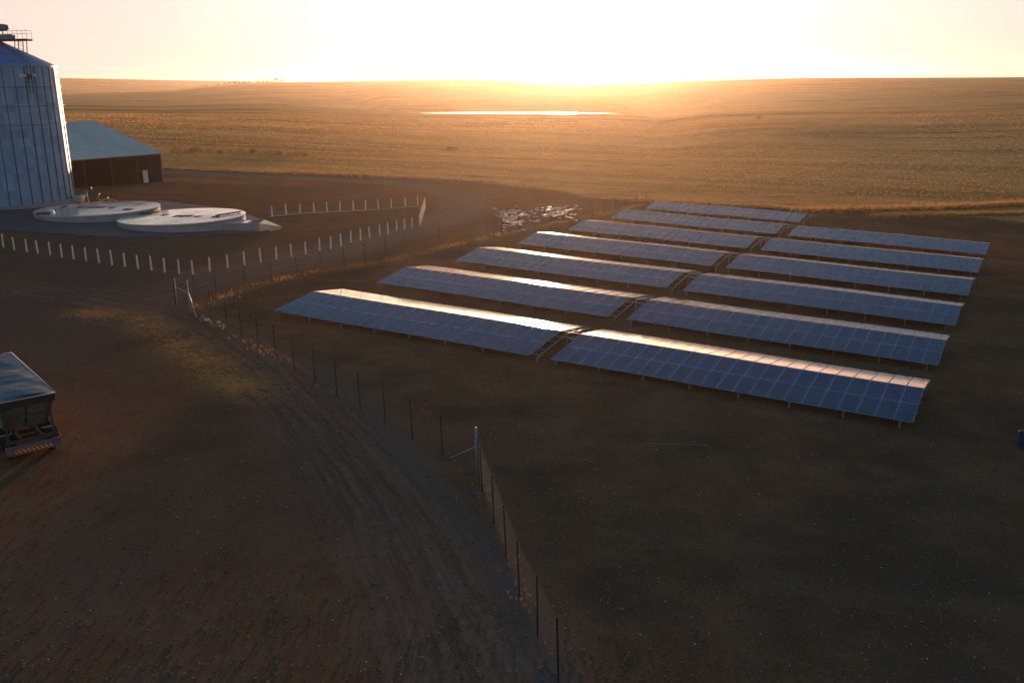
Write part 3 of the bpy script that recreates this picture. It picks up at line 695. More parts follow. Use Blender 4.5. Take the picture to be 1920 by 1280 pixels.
# overflow box with white float dome on the first tank
p = at(84, 399, TH); mb = MB(); mb.box((p[0]-T1[0]-.9,p[1]-T1[1]-.45,TH-.05),(p[0]-T1[0]+.6,p[1]-T1[1]+.45,TH+.28)); mb.build('overflow_box', M['rust'], ta)
p = at(95, 398, TH); mb = MB(); mb.lathe([(.42,TH),(.44,TH+.18),(.36,TH+.42),(.2,TH+.56),(0,TH+.6)], 20, c=(p[0]-T1[0],p[1]-T1[1])); mb.build('dome', M['white_door'], ta)
for (root, a_, b_, th) in ((tb, (262,399.5), (300,393.5), TH+.05), (tb, (405,410), (452,404), TH+.05)):
    T = T2; p, q = at(*a_, th), at(*b_, th); mb = MB(); mb.tube([(p[0]-T[0],p[1]-T[1],th+.16),(q[0]-T[0],q[1]-T[1],th+.16)], .09, 8)
    for k in (0.1,.5,.9):
        m_ = p+(q-p)*k; mb.box((m_[0]-T[0]-.06,m_[1]-T[1]-.06,th),(m_[0]-T[0]+.06,m_[1]-T[1]+.06,th+.1))
    mb.build('pipe', M['rust'], root)
# pump chamber with a sloped wing at the end of the second tank
p0, p1 = at(428,434), at(487,436); e_ = (p1-p0)[:2]; L_ = np.linalg.norm(e_); e_ /= L_; q_ = np.array([-e_[1], e_[0]])
ch = empty('concrete_chamber', Matrix(((e_[0],q_[0],0,p0[0]),(e_[1],q_[1],0,p0[1]),(0,0,1,p0[2]),(0,0,0,1))), 'long low concrete chamber with a sloped end beside the tank', 'chamber')
D_ = 3.0
mb = MB(); mb.box((-1.6,0,-.4),(L_,.22,.95)); mb.box((-1.6,D_-.22,-.4),(L_,D_,.95)); mb.box((L_-1.5,.22,-.4),(L_-1.3,D_-.22,.93)); mb.box((-1.6,.22,-.4),(L_-1.5,D_-.22,.86)); mb.box((L_-1.3,.22,-.4),(L_,D_-.22,.2)); mb.build('wall', M['concrete'], ch)
mb = MB(); mb.add([(L_,0,-.3),(L_,D_,-.3),(L_+1.9,D_,-.3),(L_,0,.93),(L_,D_,.93),(L_+1.9,D_,.05)],[(0,3,5,2),(1,2,5,4),(3,4,5),(0,1,4,3),(0,2,1)]); mb.build('ramp', M['tank_top'], ch)
mb = MB(); mb.box((-1.4,.3,.864),(L_-1.6,D_-.3,.93)); mb.build('cover_slab', M['tank_top'], ch)

# unloading auger and small pumps near the silo foot
p = at(150, 381); au = empty('unloading_auger', Matrix.Translation(p), 'pale unloading auger and hopper at the foot of the silo', 'auger')
mb = MB(); mb.hexa([(-.35,-.35,.2),(.35,-.35,.2),(.35,.35,.2),(-.35,.35,.2)],[(-.75,-.75,1.05),(.75,-.75,1.05),(.75,.75,1.05),(-.75,.75,1.05)])
for sx_ in (-.5,.5):
    for sy_ in (-.5,.5): mb.bar((sx_,sy_,-.2),(sx_,sy_,.9),.07)
mb.build('hopper', M['stone_pale'], au)
mb = MB(); mb.tube([(-1.6,.4,.5),(1.1,.1,1.7),(1.5,.05,1.85)], .17, 10); mb.bar((1.1,.1,1.6),(1.2,.1,-.2),.06); mb.build('auger_tube', M['galv'], au)
mb = MB(); mb.tube([(1.45,.05,1.95),(1.9,.05,2.1)], .2, 10); mb.build('motor', M['rust'], au)
for (px, py), lab in (((192,381), 'small yellow pump with upright pipe behind the concrete tank'), ((207,381), 'squat yellow pump right of the upright yellow pump')):
    p = at(px, py+2); pu = empty('yellow_pump', Matrix.Translation(p), lab, 'pump'); tall = 'upright' in lab and 'squat' not in lab
    mb = MB(); mb.box((-.6,-.3,-.2),(.6,.3,.12)); mb.tube([(-.5,0,.4),(.4,0,.4)], .27, 12); mb.build('pump_body', M['yellow'], pu)
    mb = MB(); mb.tube([(-.45,0,.5),(-.45,0,1.35 if tall else .8),(-.2,0,1.45 if tall else .9)], .13, 8); mb.build('pipe', M['yellow'], pu)
    mb = MB(); mb.tube([(.4,0,.4),(.75,0,.4)], .2, 10); mb.build('motor', M['rust'], pu)

# ------------------------------------------------------------------ fences
def concrete_post_mesh():
    mb = MB(); a = .085; b = .07
    mb.hexa([(-a,-a,-.4),(a,-a,-.4),(a,a,-.4),(-a,a,-.4)],[(-b,-b,1.36),(b,-b,1.36),(b,b,1.36),(-b,b,1.36)])
    mb.add([(-b,-b,1.36),(b,-b,1.36),(b,b,1.36),(-b,b,1.36),(0,0,1.43)],[(0,1,4),(1,2,4),(2,3,4),(3,0,4)])
    return mb.mesh('post', M['white_post'])
CP = concrete_post_mesh()
def wires(P, hs, r, mat, root, name='wire', vert=None, vr=.003):
    mb = MB(); o = np.array(root.matrix_world.translation)
    for h in hs:
        for a, b in zip(P[:-1], P[1:]):
            a_, b_ = Vector(a-o)+Vector((0,0,h)), Vector(b-o)+Vector((0,0,h))
            mb.tube([a_, (a_+b_)/2-Vector((0,0,.012)), b_], r, 3, cap=False)
    if vert:
        z0, z1, sp_ = vert
        for a, b in zip(P[:-1], P[1:]):
            L = np.linalg.norm(b-a); nn = int(L/sp_)
            for k in range(1, nn):
                q = a+(b-a)*k/nn-o; mb.tube([(q[0],q[1],q[2]+z0),(q[0],q[1],q[2]+z1)], vr, 3, cap=False)
    return mb.build(name, mat, root)
def concrete_fence(name, pix, lab, kerb=None):
    P = [at(*p) for p in pix]; root = empty(name, Matrix.Translation(P[0]), lab, 'fence', 'fences of white concrete posts round the tanks')
    for q in P:
        m4 = Matrix.Translation(Vector(q-P[0])) @ Matrix.Rotation(random.uniform(-.025,.03), 4, 'Y') @ Matrix.Rotation(random.uniform(-.02,.02), 4, 'X') @ Matrix.Rotation(.5, 4, 'Z')
        m4 = m4 @ Matrix.Diagonal((1,1,random.uniform(.95,1.04),1))
        link('post', CP, root, mat=m4)
    wires(P, (.25,.5,.75,1.0,1.25), .005, M['wire'], root)
    if kerb:
        K = [at(*p) for p in kerb]; mb = MB()
        for a, b in zip(K[:-1], K[1:]): mb.bar(tuple(a-P[0]+np.array([0,0,.0])), tuple(b-P[0]+np.array([0,0,.0])), .25, .2)
        mb.build('kerb', M['concrete'], root)
    return root
W_RUN = [(30,155),(125,178),(232,195),(325,205),(432,222),(532,240),(632,255),(740,268),(850,288),(962,305),(1072,320),(1185,338),(1300,350),(1413,368),(1538,380),(1655,388)]
W_RUN = [(x/4.571, 430+y/4.571) for x, y in W_RUN]
W_RUN = [(W_RUN[0][0]-24*k, W_RUN[0][1]-3.6*k) for k in (2,1)]+W_RUN
M_RUN = [(393.7,509),(427.5,503),(459,497)]+[(480+x/4.267, 340+y/4.267) for x, y in ((38,645),(165,625),(283,603),(398,583),(510,557),(600,538),(682,518),(760,490),(838,473),(910,455),(990,438),(1058,420),(1127,400),(1190,385),(1252,372),(1312,358))]
B_RUN = [(480+x/4.267, 340+y/4.267) for x, y in ((130,278),(243,265),(355,258),(465,250),(570,245),(675,240),(780,232),(878,230),(980,218),(1083,213),(1195,203),(1295,190))]
concrete_fence('concrete_post_fence', W_RUN, 'white concrete post fence between the tanks and the truck yard')
concrete_fence('concrete_post_fence', M_RUN, 'white concrete post fence running along the lane beside the steel fence')
concrete_fence('concrete_post_fence', B_RUN, 'white concrete post fence behind the tanks with a low kerb', [(505,407),(560,401),(640,397),(720,393),(782,387)])
# leaf of a pale gate seen almost end on, closing the corner of the concrete post fence
g0, g1 = at(789,419), at(797.5,389); gt = empty('yard_gate', frame(g0, tuple(g1-g0)), 'narrow pale gate of upright slats closing the tank enclosure', 'gate')
GL = np.linalg.norm(g1-g0)
mb = MB(); mb.box((-.085,-.06,-.1),(.085,.06,1.45)); slm = mb.mesh('slat', M['white_post'])
for k in range(int(GL/1.05)+1): link('slat', slm, gt, loc=(k*1.05,0,0))
mb = MB(); mb.bar((0,.09,.3),(GL,.09,.3),.05,.08); mb.bar((0,.09,1.1),(GL,.09,1.1),.05,.08); mb.build('gate_rail', M['white_post'], gt)

def steel_post_mesh(h):
    mb = MB(); w = .032
    mb.box((-w,-.008,-.4),(w,.008,h)); mb.box((-.008,.008,-.4),(.008,.05,h)); mb.box((-w*.5,-.016,-.4),(w*.5,-.008,h))
    return mb.mesh('post', M['post_dark'])
SP = steel_post_mesh(2.25); SPS = steel_post_mesh(1.95)
def steel_fence(pix, lab, hs, vert, me, wr=.005, vr=.004, spacing=None):
    P = [at(*p) for p in pix]
    if spacing:
        out = [P[0]]; 
        for a, b in zip(P[:-1], P[1:]):
            L = np.linalg.norm(b-a); nn = max(1, round(L/spacing)); out += [a+(b-a)*k/nn for k in range(1, nn+1)]
        for q in out: q[2] = gz(q[0], q[1])
        P = out
    root = empty('steel_fence', Matrix.Translation(P[0]), lab, 'fence', 'steel fences round the solar compound')
    for q in P:
        link('post', me, root, mat=Matrix.Translation(Vector(q-P[0])) @ Matrix.Rotation(random.uniform(-.03,.01), 4, 'Y') @ Matrix.Rotation(random.uniform(-.02,.02), 4, 'X'))
    wires(P, hs, wr, M['wire'], root, 'wire_mesh', vert, vr)
    return P
F_B = [(326,567),(397,598.5),(426,620),(454,635),(485,653),(518,670),(553,697),(591,718),(632,742),(676,767),(722,795),(774,825),(830,857)]
steel_fence(F_B[1:], 'dark steel post fence between the dirt road and the nearest solar tables', [.1+.24*k for k in range(9)], (.1,2.0,.6), SP, .003, .0025)
F_C = [(905,926),(926,981),(949,1044),(974,1121),(1008,1190),(1047,1276)]
PC = [at(*p) for p in F_C]; d_ = PC[-1]-PC[-2]
steel_fence([(899,908)]+F_C, 'dark steel post fence coming from the braced corner post towards the camera', [.08+.2*k for k in range(11)], (.08,2.0,.26), SP, .0035, .0025)
F_A = [(367,557),(405,547.5),(460,536),(510,529),(557,520),(603,510),(646,498),(685,492.5),(723,481),(758,469),(793,464),(824.5,456),(854,453),(884,451.5),(912.5,446.5),(942,440)]
steel_fence(F_A, 'dark steel post fence running along the far lane behind the left solar tables', [.15+.3*k for k in range(7)], None, SPS, .006)
steel_fence([(942,440),(1000,428),(1110,405),(1212,382)], 'dark steel post fence passing the rubble towards the farthest solar table', [.15+.3*k for k in range(7)], None, SPS, .006, spacing=3.6)

# braced corner post
cp = at(895,902); cr = empty('corner_post', Matrix.Translation(cp), 'thick galvanised corner post with braces set in concrete footings', 'post')
mb = MB(); mb.tube([(0,0,-.4),(0,0,2.62)], .06, 14); mb.build('pole', M['post_galv'], cr)
mb = MB(); mb.lathe([(.075,2.6),(.075,2.66),(.05,2.71),(0,2.73)], 14); mb.build('cap', M['galv'], cr)
def footing(q, w):
    mb = MB(); rg = random.Random(int(q[0]*100)); n = 12
    ring = [(q[0]+w*(1+.25*rg.uniform(-1,1))*math.cos(2*math.pi*k/n), q[1]+w*.7*(1+.25*rg.uniform(-1,1))*math.sin(2*math.pi*k/n)) for k in range(n)]
    mb.add([(x,y,q[2]-.15) for x,y in ring]+[(q[0]+(x-q[0])*.75,q[1]+(y-q[1])*.75,q[2]+.10) for x,y in ring]+[(q[0],q[1],q[2]+.13)],
           [(k,(k+1)%n,n+(k+1)%n,n+k) for k in range(n)]+[(n+k,n+(k+1)%n,2*n) for k in range(n)])
    mb.build('footing', M['slab'], cr)
for (px, py), w, top in (((836,861),.33,1.75),((882,889),.22,1.3),((896,927),.36,None)):
    q = at(px,py)-cp; footing(q, w)
    if top and w > .3:
        mb = MB(); mb.tube([(q[0]+.15,q[1],q[2]+.05),(0,0,top)], .03, 8); mb.build('brace', M['galv'], cr)
# gate poles at the near end of the lane
for (b_, t_), lab in ((((332,569),2.05), 'slim pale gate pole leaning at the lane, the farther of the pair'), (((356,574.5),2.1), 'slim pale gate pole with a long diagonal stay at the fence corner')):
    q = at(*b_); gp = empty('gate_pole', Matrix.Translation(q), lab, 'post', 'pale poles of the open gate')
    mb = MB(); mb.tube([(0,0,-.3),(0,0,t_)], .045, 10); mb.build('pole', M['pole'], gp)
    mb = MB(); mb.lathe([(.055,t_-.02),(.055,t_+.03),(0,t_+.06)], 10); mb.build('cap', M['pole'], gp)
    if 'stay' in lab:
        s_ = at(368.5,595)-q; u_ = at(331,571)-q; mb = MB(); mb.tube([(s_[0],s_[1],s_[2]),(0,0,1.15),(u_[0]*.95,u_[1]*.95,u_[2]+1.45)], .04, 8); mb.build('stay', M['pole'], gp)
    else:
        mb = MB(); mb.bar((-.02,-.25,-.3),(-.02,-.25,1.9),.06); mb.build('post', M['post_dark'], gp)

# ------------------------------------------------------------------ grain trailer at the left edge
tr0 = at(15,862); tr1 = at(118,845); e_ = (tr1-tr0); e_ /= np.linalg.norm(e_); n2 = np.array([-e_[1], e_[0], 0]); n2 /= np.linalg.norm(n2)
e_ = np.array([.788,.616,-.035]); e_ /= np.linalg.norm(e_); n2 = np.array([-.616,.788,.03]); n2 /= np.linalg.norm(n2)
mid = at(103,737,3.14)-e_*1.29-n2*.05
tk = empty('grain_trailer', Matrix(((e_[0],n2[0],0,mid[0]),(e_[1],n2[1],0,mid[1]),(0,0,1,mid[2]),(0,0,0,1))), 'grey grain trailer with a tarpaulin over its load and hazard stripes on the bumper', 'trailer')
TL = 9.5; W = 1.26; ZT = 3.14
mb = MB(); mb.hexa([(-W,.15,2.72),(W,.15,2.72),(W,TL,2.72),(-W,TL,2.72)],[(-W-.03,.05,ZT-.02),(W+.03,.05,ZT-.02),(W+.03,TL,ZT-.02),(-W-.03,TL,ZT-.02)]); mb.build('side_band', M['bin_dark'], tk)
mb = MB()
mb.hexa([(-.98,1.1,1.42),(.98,1.1,1.42),(.98,TL-1,1.42),(-.98,TL-1,1.42)],[(-W+.06,.22,2.715),(W-.06,.22,2.715),(W-.06,TL-.1,2.715),(-W+.06,TL-.1,2.715)])
mb.build('hopper', M['hop'], tk)
mb = MB()
for x in (-.8,-.02,.8): mb.bar((x*1.3,.19,2.7),(x*1.1,1.04,1.46),.09,.11)
mb.tube([(-.75,.30,1.5),(-.55,.25,1.9),(-.35,.32,2.2)],.05,8); mb.tube([(.2,.5,1.25),(.35,.3,1.7),(.6,.35,1.95)],.04,8)
mb.bar((-1.1,.56,2.12),(1.1,.56,2.12),.10,.09)
mb.build('rib', M['bin'], tk)
mb = MB()
for x in (-.48,.48): mb.box((x-.08,.12,.92),(x+.08,TL,1.2))
for y in (.3,1.5,3.2,5.0,7.0): mb.box((-.4,y-.06,.95),(.4,y+.06,1.15))
for x in (-1.02,1.02): mb.bar((x,.14,.9),(x*.98,.3,2.7),.09)
mb.box((-1.15,.1,.98),(1.15,.24,1.14))
mb.build('chassis', M['rust'], tk)
rail_ = MB()
for a, b in (((-W-.03,.05,ZT),(W+.03,.05,ZT)),((W+.03,.05,ZT),(W+.03,TL,ZT)),((-W-.03,.05,ZT),(-W-.03,TL,ZT)),((-W,TL,ZT),(W,TL,ZT))): rail_.tube([a,b], .045, 8)
rail_.build('top_rail', M['pole'], tk)
# tarpaulin: sagging sheet with folds
nx_, ny_ = 25, 61; Vt = []; 
for j_ in range(ny_):
    for i_ in range(nx_):
        u, v_ = i_/(nx_-1)*2-1, j_/(ny_-1); y = .08+v_*(TL-.12)
        z = ZT+.02+.16*(1-u*u)*(0.55+.25*math.sin(v_*17+u*1.3))+.008*math.sin(v_*61+u*3)*(1-u*u)+.008*math.sin(u*9+v_*23)*(1-u*u)
        Vt.append((u*(W+.0), y, z))
Ft = [(j_*nx_+i_, j_*nx_+i_+1, (j_+1)*nx_+i_+1, (j_+1)*nx_+i_) for j_ in range(ny_-1) for i_ in range(nx_-1)]
link('tarpaulin', raw_mesh('tarpaulin', Vt, Ft, M['tarp'], True), tk)
mb = MB(); mb.box((-1.22,-.06,.46),(1.22,.02,.92)); mb.box((-1.22,.02,.5),(-1.14,.18,.9)); mb.box((1.14,.02,.5),(1.22,.18,.9)); bp = mb.build('bumper', M['bumper'], tk)
mb = MB(); mb.box((-.85,-.075,.53),(.85,-.062,.70)); mb.build('hazard_board', M['hazard'], tk)
for x in (-1.14,-.98,-.82, .86,1.0,1.14):
    mb = MB(); mb.lathe([(.058,0),(.058,.03),(.03,.045),(0,.05)], 12); o = mb.build('tail_light', M['red'], tk); o.matrix_local = Matrix.Translation((x,-.062,.82)) @ Matrix.Rotation(math.pi/2, 4, 'X')
mb = MB(); mb.box((1.225,.1,.95),(1.26,.2,1.05)); mb.build('side_marker', M['orange'], tk)
tyre = MB(); tyre.lathe([(.28,-.14),(.46,-.15),(.52,-.11),(.53,0),(.52,.11),(.46,.15),(.28,.14)], 28); tym = tyre.mesh('tyre', M['black'])
rim = MB(); rim.lathe([(.28,.13),(.24,.10),(.12,.06),(.1,.1),(0,.1)], 20); rim.lathe([(.28,-.13),(0,-.12)], 20); rmm = rim.mesh('rim', M['galv'])
mud = MB()
for k in range(10):
    a0, a1_ = math.pi*(k/10), math.pi*((k+1)/10)
    mud.hexa([(-.3,.66*math.cos(a0),.66*math.sin(a0)),(.3,.66*math.cos(a0),.66*math.sin(a0)),(.3,.66*math.cos(a1_),.66*math.sin(a1_)),(-.3,.66*math.cos(a1_),.66*math.sin(a1_))],
             [(-.3,.69*math.cos(a0),.69*math.sin(a0)),(.3,.69*math.cos(a0),.69*math.sin(a0)),(.3,.69*math.cos(a1_),.69*math.sin(a1_)),(-.3,.69*math.cos(a1_),.69*math.sin(a1_))])
mudm = mud.mesh('mudguard', M['black'])
for y in (.95, 2.3):
    for x in (-.95, .95):
        wh = link('wheel', tym, tk, mat=Matrix.Translation((x,y,.53)) @ Matrix.Rotation(math.pi/2, 4, 'Y'))
        link('rim', rmm, wh)
        link('mudguard', mudm, tk, loc=(x,y,.53))
    mb = MB(); mb.tube([(-.9,y,.53),(.9,y,.53)], .07, 8); mb.build('axle', M['rust'], tk)

# ------------------------------------------------------------------ plants, stones, rubble
def clump(P, h, w, nb, lean, rg):
    """P (n,3) feet, nb blades each; returns triangles"""
    n = len(P)*nb; B = np.repeat(P, nb, 0)
    hh = np.repeat(np.broadcast_to(h, len(P)), nb)*rg.uniform(.6, 1.15, n); ww = np.repeat(np.broadcast_to(w, len(P)), nb)*rg.uniform(.6, 1.3, n)
    a = rg.uniform(0, 2*math.pi, n); off = rg.uniform(0, .5, n)*np.repeat(np.broadcast_to(w, len(P)), nb)*2.0; oa = rg.uniform(0, 2*math.pi, n)
    bx = B[:,0]+off*np.cos(oa); by = B[:,1]+off*np.sin(oa); la = rg.uniform(0, 2*math.pi, n); ln = rg.uniform(0, lean, n)*hh
    T = np.empty((n,3,3)); dx, dy = np.cos(a)*ww/2, np.sin(a)*ww/2
    T[:,0] = np.stack([bx-dx, by-dy, B[:,2]-.03], 1); T[:,1] = np.stack([bx+dx, by+dy, B[:,2]-.03], 1)
    T[:,2] = np.stack([bx+ln*np.cos(la), by+ln*np.sin(la), B[:,2]+hh], 1)
    return T.reshape(-1,3)
def scatter_obj(name, tris, mat, lab, cat):
    F_ = np.arange(len(tris)).reshape(-1,3)
    return tag(link(name, raw_mesh(name, tris, F_, mat)), lab, cat, kind='stuff')
# stubble of the fields, thinning with distance
N = 170000; a = rng.uniform(-.60, .62, N); er = np.interp(a, EDGE_AZ, EDGE_R); u = rng.uniform(0, 1, N); r = er+2+u**1.5*(520-er)
x, y = r*np.sin(a), r*np.cos(a); nz = .45*np.sin(x/19+y/23)*np.sin(y/11-x/31)+.9*np.sin((y*.055+x*.012)*9)+.5*np.sin((y*.055+x*.012)*31)
keep = rng.uniform(-1.3, 1.5, N) < nz+.5; x, y, r = x[keep], y[keep], r[keep]
P = np.stack([x, y, height(x, y)], 1); hh = .085+.06*(r-150)/300
scatter_obj('stubble', clump(P, hh, .10+.22*np.clip((r-150)/300, 0, 1), 2, .5, rng), M['stubble'], 'dry golden stubble covering the fields beyond the yard', 'stubble')
# dry grass along the fences, on the painted sun streak and on the right-hand bank
def along(L, n, spread, rg, gaps=None):
    P = [np.array(q) for q in L]; d = [np.linalg.norm(b-a) for a, b in zip(P[:-1], P[1:])]; cum = np.cumsum([0]+d)
    s = rg.uniform(0, cum[-1], n)
    if gaps: s = s[(np.sin(s/gaps)+.6*np.sin(s/gaps*2.7+1)+.4*np.sin(s/gaps*.31)) > rg.uniform(-.8, 1.2, len(s))]
    i = np.clip(np.searchsorted(cum, s)-1, 0, len(d)-1); tt = (s-cum[i])/np.array(d)[i]
    A_ = np.array(P)[i]; B_ = np.array(P)[i+1]; q = A_+(B_-A_)*tt[:,None]+rg.normal(0, spread, (len(s),3)); q[:,2] = height(q[:,0], q[:,1]); return q
G = []
G.append(clump(along(FENCE_FAR, 1500, .35, rng, 1.9), .30, .05, 5, .7, rng))
G.append(clump(along(FENCE_EDGE[:3], 200, .3, rng, 1.6), .22, .035, 5, .8, rng))
G.append(clump(along(FENCE_EDGE[3:], 130, .3, rng, 1.2), .2, .025, 5, .8, rng))
G.append(clump(along(SUN_STREAK, 1500, 1.2, rng), .06, .025, 4, .9, rng))  # extra straw tufts on the streak, added to catch the sun
G.append(clump(along(pw([(1500,397),(1600,395),(1720,393),(1920,384),(2050,378)]), 2400, 1.1, rng), .75, .09, 5, .5, rng))
G.append(clump(along(pw([(1640,408),(1760,405),(1920,402),(2000,402)]), 1300, .8, rng), .6, .08, 5, .5, rng))
G.append(clump(along(pw([(1130,374),(1210,376),(1400,386),(1500,393)]), 900, .8, rng), .45, .07, 5, .6, rng))
G.append(clump(along(pw([(330,317),(500,322),(640,328),(850,335),(1000,352)]), 700, 1.4, rng), .3, .08, 4, .6, rng))
scatter_obj('grass', np.concatenate(G), M['dry_grass'], 'tufts of dry golden grass along the fences and field edges', 'grass')
# low weeds in the compound
N = 9000; a = rng.uniform(-.2, .56, N); r = 24*(78/24)**rng.uniform(0, 1, N); wx = np.stack([r*np.sin(a), r*np.cos(a), 0*r], 1); wx[:,2] = height(wx[:,0], wx[:,1])
dn = (wx[:,0]-BX)*nx[0]+(wx[:,1]-BY)*nx[1]; wx = wx[dn < -1.0]
sd_, ss_, _ = seg_dist(wx[:,0], wx[:,1], FENCE_EDGE); m = (ss_ > .3)
wx = wx[m]; kk = np.sin(wx[:,0]/2.3)*np.sin(wx[:,1]/2.9+1)+rng.uniform(-.6,.6,len(wx)) > .1; wx = wx[kk]
scatter_obj('weeds', clump(wx, .08, .03, 6, 1.1, rng), M['weed'], 'sparse low weeds on the bare ground of the solar compound', 'weeds')
# stones lying about the yard
def rock(mb, c, r, rg, mi=0):
    bm = bmesh.new(); bmesh.ops.create_icosphere(bm, subdivisions=1, radius=1.0)
    sx_, sy_, sz_ = rg.uniform(.7,1.3), rg.uniform(.6,1.1), rg.uniform(.4,.75); a = rg.uniform(0,6.28)
    vs = []
    for v in bm.verts:
        q = v.co*(1+rg.uniform(-.22,.22)); x_, y_, z_ = q.x*sx_*r, q.y*sy_*r, q.z*sz_*r
        vs.append((c[0]+x_*math.cos(a)-y_*math.sin(a), c[1]+x_*math.sin(a)+y_*math.cos(a), c[2]+z_+r*.2))
    mb.add(vs, [tuple(v.index for v in f.verts) for f in bm.faces], mi); bm.free()
rg = random.Random(5)
def strew(N, rmin, rmax, sizes, fall=1.0):
    """positions thinning with distance, so that the near ground shows every stone"""
    a = rng.uniform(-.56, .56, N); u = rng.uniform(0, 1, N); r = rmin*(rmax/rmin)**(u**fall)
    x, y = r*np.sin(a), r*np.cos(a); return np.stack([x, y, height(x, y)], 1), np.array(sizes)[rng.integers(0, len(sizes), N)]
def rock_field(name, P, s, mat, lab, cat):
    shapes = []
    for k in range(6):
        m_ = MB(); rock(m_, (0,0,0), 1.0, rg); shapes.append((np.array(m_.v), np.array(m_.f)))
    VV, FF, n0 = [], [], 0
    for k, (sv, sf) in enumerate(shapes):
        q, ss = P[k::6], s[k::6]; a = rng.uniform(0, 6.28, len(q)); c_, s_ = np.cos(a), np.sin(a)
        W_ = np.empty((len(q), len(sv), 3))
        W_[:,:,0] = q[:,0:1]+ss[:,None]*(sv[None,:,0]*c_[:,None]-sv[None,:,1]*s_[:,None])
        W_[:,:,1] = q[:,1:2]+ss[:,None]*(sv[None,:,0]*s_[:,None]+sv[None,:,1]*c_[:,None])
        W_[:,:,2] = q[:,2:3]+ss[:,None]*sv[None,:,2]
        VV.append(W_.reshape(-1,3)); FF.append((sf[None]+(np.arange(len(q))*len(sv))[:,None,None]+n0).reshape(-1,3)); n0 += len(q)*len(sv)
    return tag(link(name, raw_mesh(name, np.concatenate(VV), np.concatenate(FF), mat)), lab, cat, kind='stuff')
P, s = strew(1400, 23, 90, (.012,.016,.02,.03)); rock_field('gravel', P, s, M['stone_pale'], 'small pale stones strewn over the dirt yard', 'gravel')
P, s = strew(16000, 22, 80, (.015,.02,.02,.03,.04,.05), 1.1); rock_field('dirt_clods', P, s, M['clod'], 'loose brown clods lying on the bare soil', 'clods')
for (px, py), r_, lab in (((388,601),.16,'orange lit stone beside the foot of the steel fence'),((410,604.5),.15,'white stone inside the steel fence near the gate poles')):
    q = at(px,py); mb = MB(); rock(mb, (0,0,0), r_*1.6, rg); o = mb.build('stone', M['stone_pale']); o.location = q; tag(o, lab, 'stone')
# rubble heap lit by the sun: chunks, boards and crumpled sheets strewn flat
mb = MB(); rg = random.Random(9)
for k in range(210):
    px_, py_ = (rg.gauss(962, 15), rg.gauss(411, 9)) if rg.random() < .55 else (rg.gauss(1045, 24), rg.gauss(400, 6))
    if not 925 < px_ < 1092: continue
    q = at(px_, max(py_, 384+(1090-px_)*.03)); t_ = rg.random()
    if t_ < .12:
        w, l, h = rg.uniform(.12,.3), rg.uniform(.6,1.5), rg.uniform(.03,.06); a = rg.uniform(0,6.28); ti = rg.uniform(-.2,.2)
        c_, s_ = math.cos(a), math.sin(a)
        def pt(u, v, d): return (q[0]+u*c_-v*s_, q[1]+u*s_+v*c_, q[2]+.12+u*ti+d)
        mb.hexa([pt(-l/2,-w/2,0),pt(l/2,-w/2,0),pt(l/2,w/2,0),pt(-l/2,w/2,0)],[pt(-l/2,-w/2,h),pt(l/2,-w/2,h),pt(l/2,w/2,h),pt(-l/2,w/2,h)])
    elif t_ < .84:
        s = rg.uniform(.07,.26); n = 7; a0 = rg.uniform(0,6.28); tx, ty = rg.gauss(0,.09), rg.gauss(0,.09)
        ring = [(s*rg.uniform(.5,1.2)*math.cos(a0+2*math.pi*k_/n)*1.5, s*rg.uniform(.5,1.2)*math.sin(a0+2*math.pi*k_/n)) for k_ in range(n)]
        mb.add([(q[0]+u, q[1]+v, q[2]+.09+u*tx+v*ty) for u, v in ring]+[(q[0]+u, q[1]+v, q[2]-.02) for u, v in ring], [tuple(range(n))]+[(k_, n+k_, n+(k_+1)%n, (k_+1)%n) for k_ in range(n)])
    else: rock(mb, q, rg.choice((.05,.07,.10)), rg)
tag(mb.build('rubble', M['rubble']), 'pale rubble and broken boards dumped beside the steel fence', 'rubble', kind='stuff')

# pale hose on the ground, blue drum at the right edge, trough in the field
a, b = at(1205,832), at(1330,836); mb = MB(); mb.tube([tuple(a+(b-a)*k/10+np.array([0,.06*math.sin(k*1.7),.04])) for k in range(11)], .03, 6)
tag(mb.build('hose', M['hop']), 'thin pale hose lying on the ground before the nearest solar row', 'hose')
p = at(1918, 836); dr = empty('blue_drum', Matrix.Translation(p), 'small blue plastic drum standing at the right edge', 'drum')
mb = MB(); mb.lathe([(0,0),(.27,0),(.29,.05),(.29,.28),(.305,.30),(.29,.32),(.29,.58),(.305,.6),(.29,.62),(.29,.85),(.25,.9),(0,.9)], 24, smooth=False); mb.build('body', M['blue_plastic'], dr)
mb = MB(); mb.lathe([(.05,.9),(.05,.94),(0,.95)], 10, c=(.13,0)); mb.build('bung', M['black'], dr)
p = at(850, 280); tg = empty('water_trough', Matrix.Translation(p), 'small dark concrete trough standing in the stubble field', 'trough')
mb = MB(); L_, W_ = 1.6, .5
mb.box((-L_,-W_,-.3),(L_,-W_+.15,.7)); mb.box((-L_,W_-.15,-.3),(L_,W_,.7)); mb.box((-L_,-W_+.15,-.3),(-L_+.15,W_-.15,.7)); mb.box((L_-.15,-W_+.15,-.3),(L_,W_-.15,.7)); mb.build('basin', M['rust'], tg)
mb = MB(); mb.box((-L_+.15,-W_+.15,.5),(L_-.15,W_-.15,.58)); mb.build('water_surface', M['water'], tg)

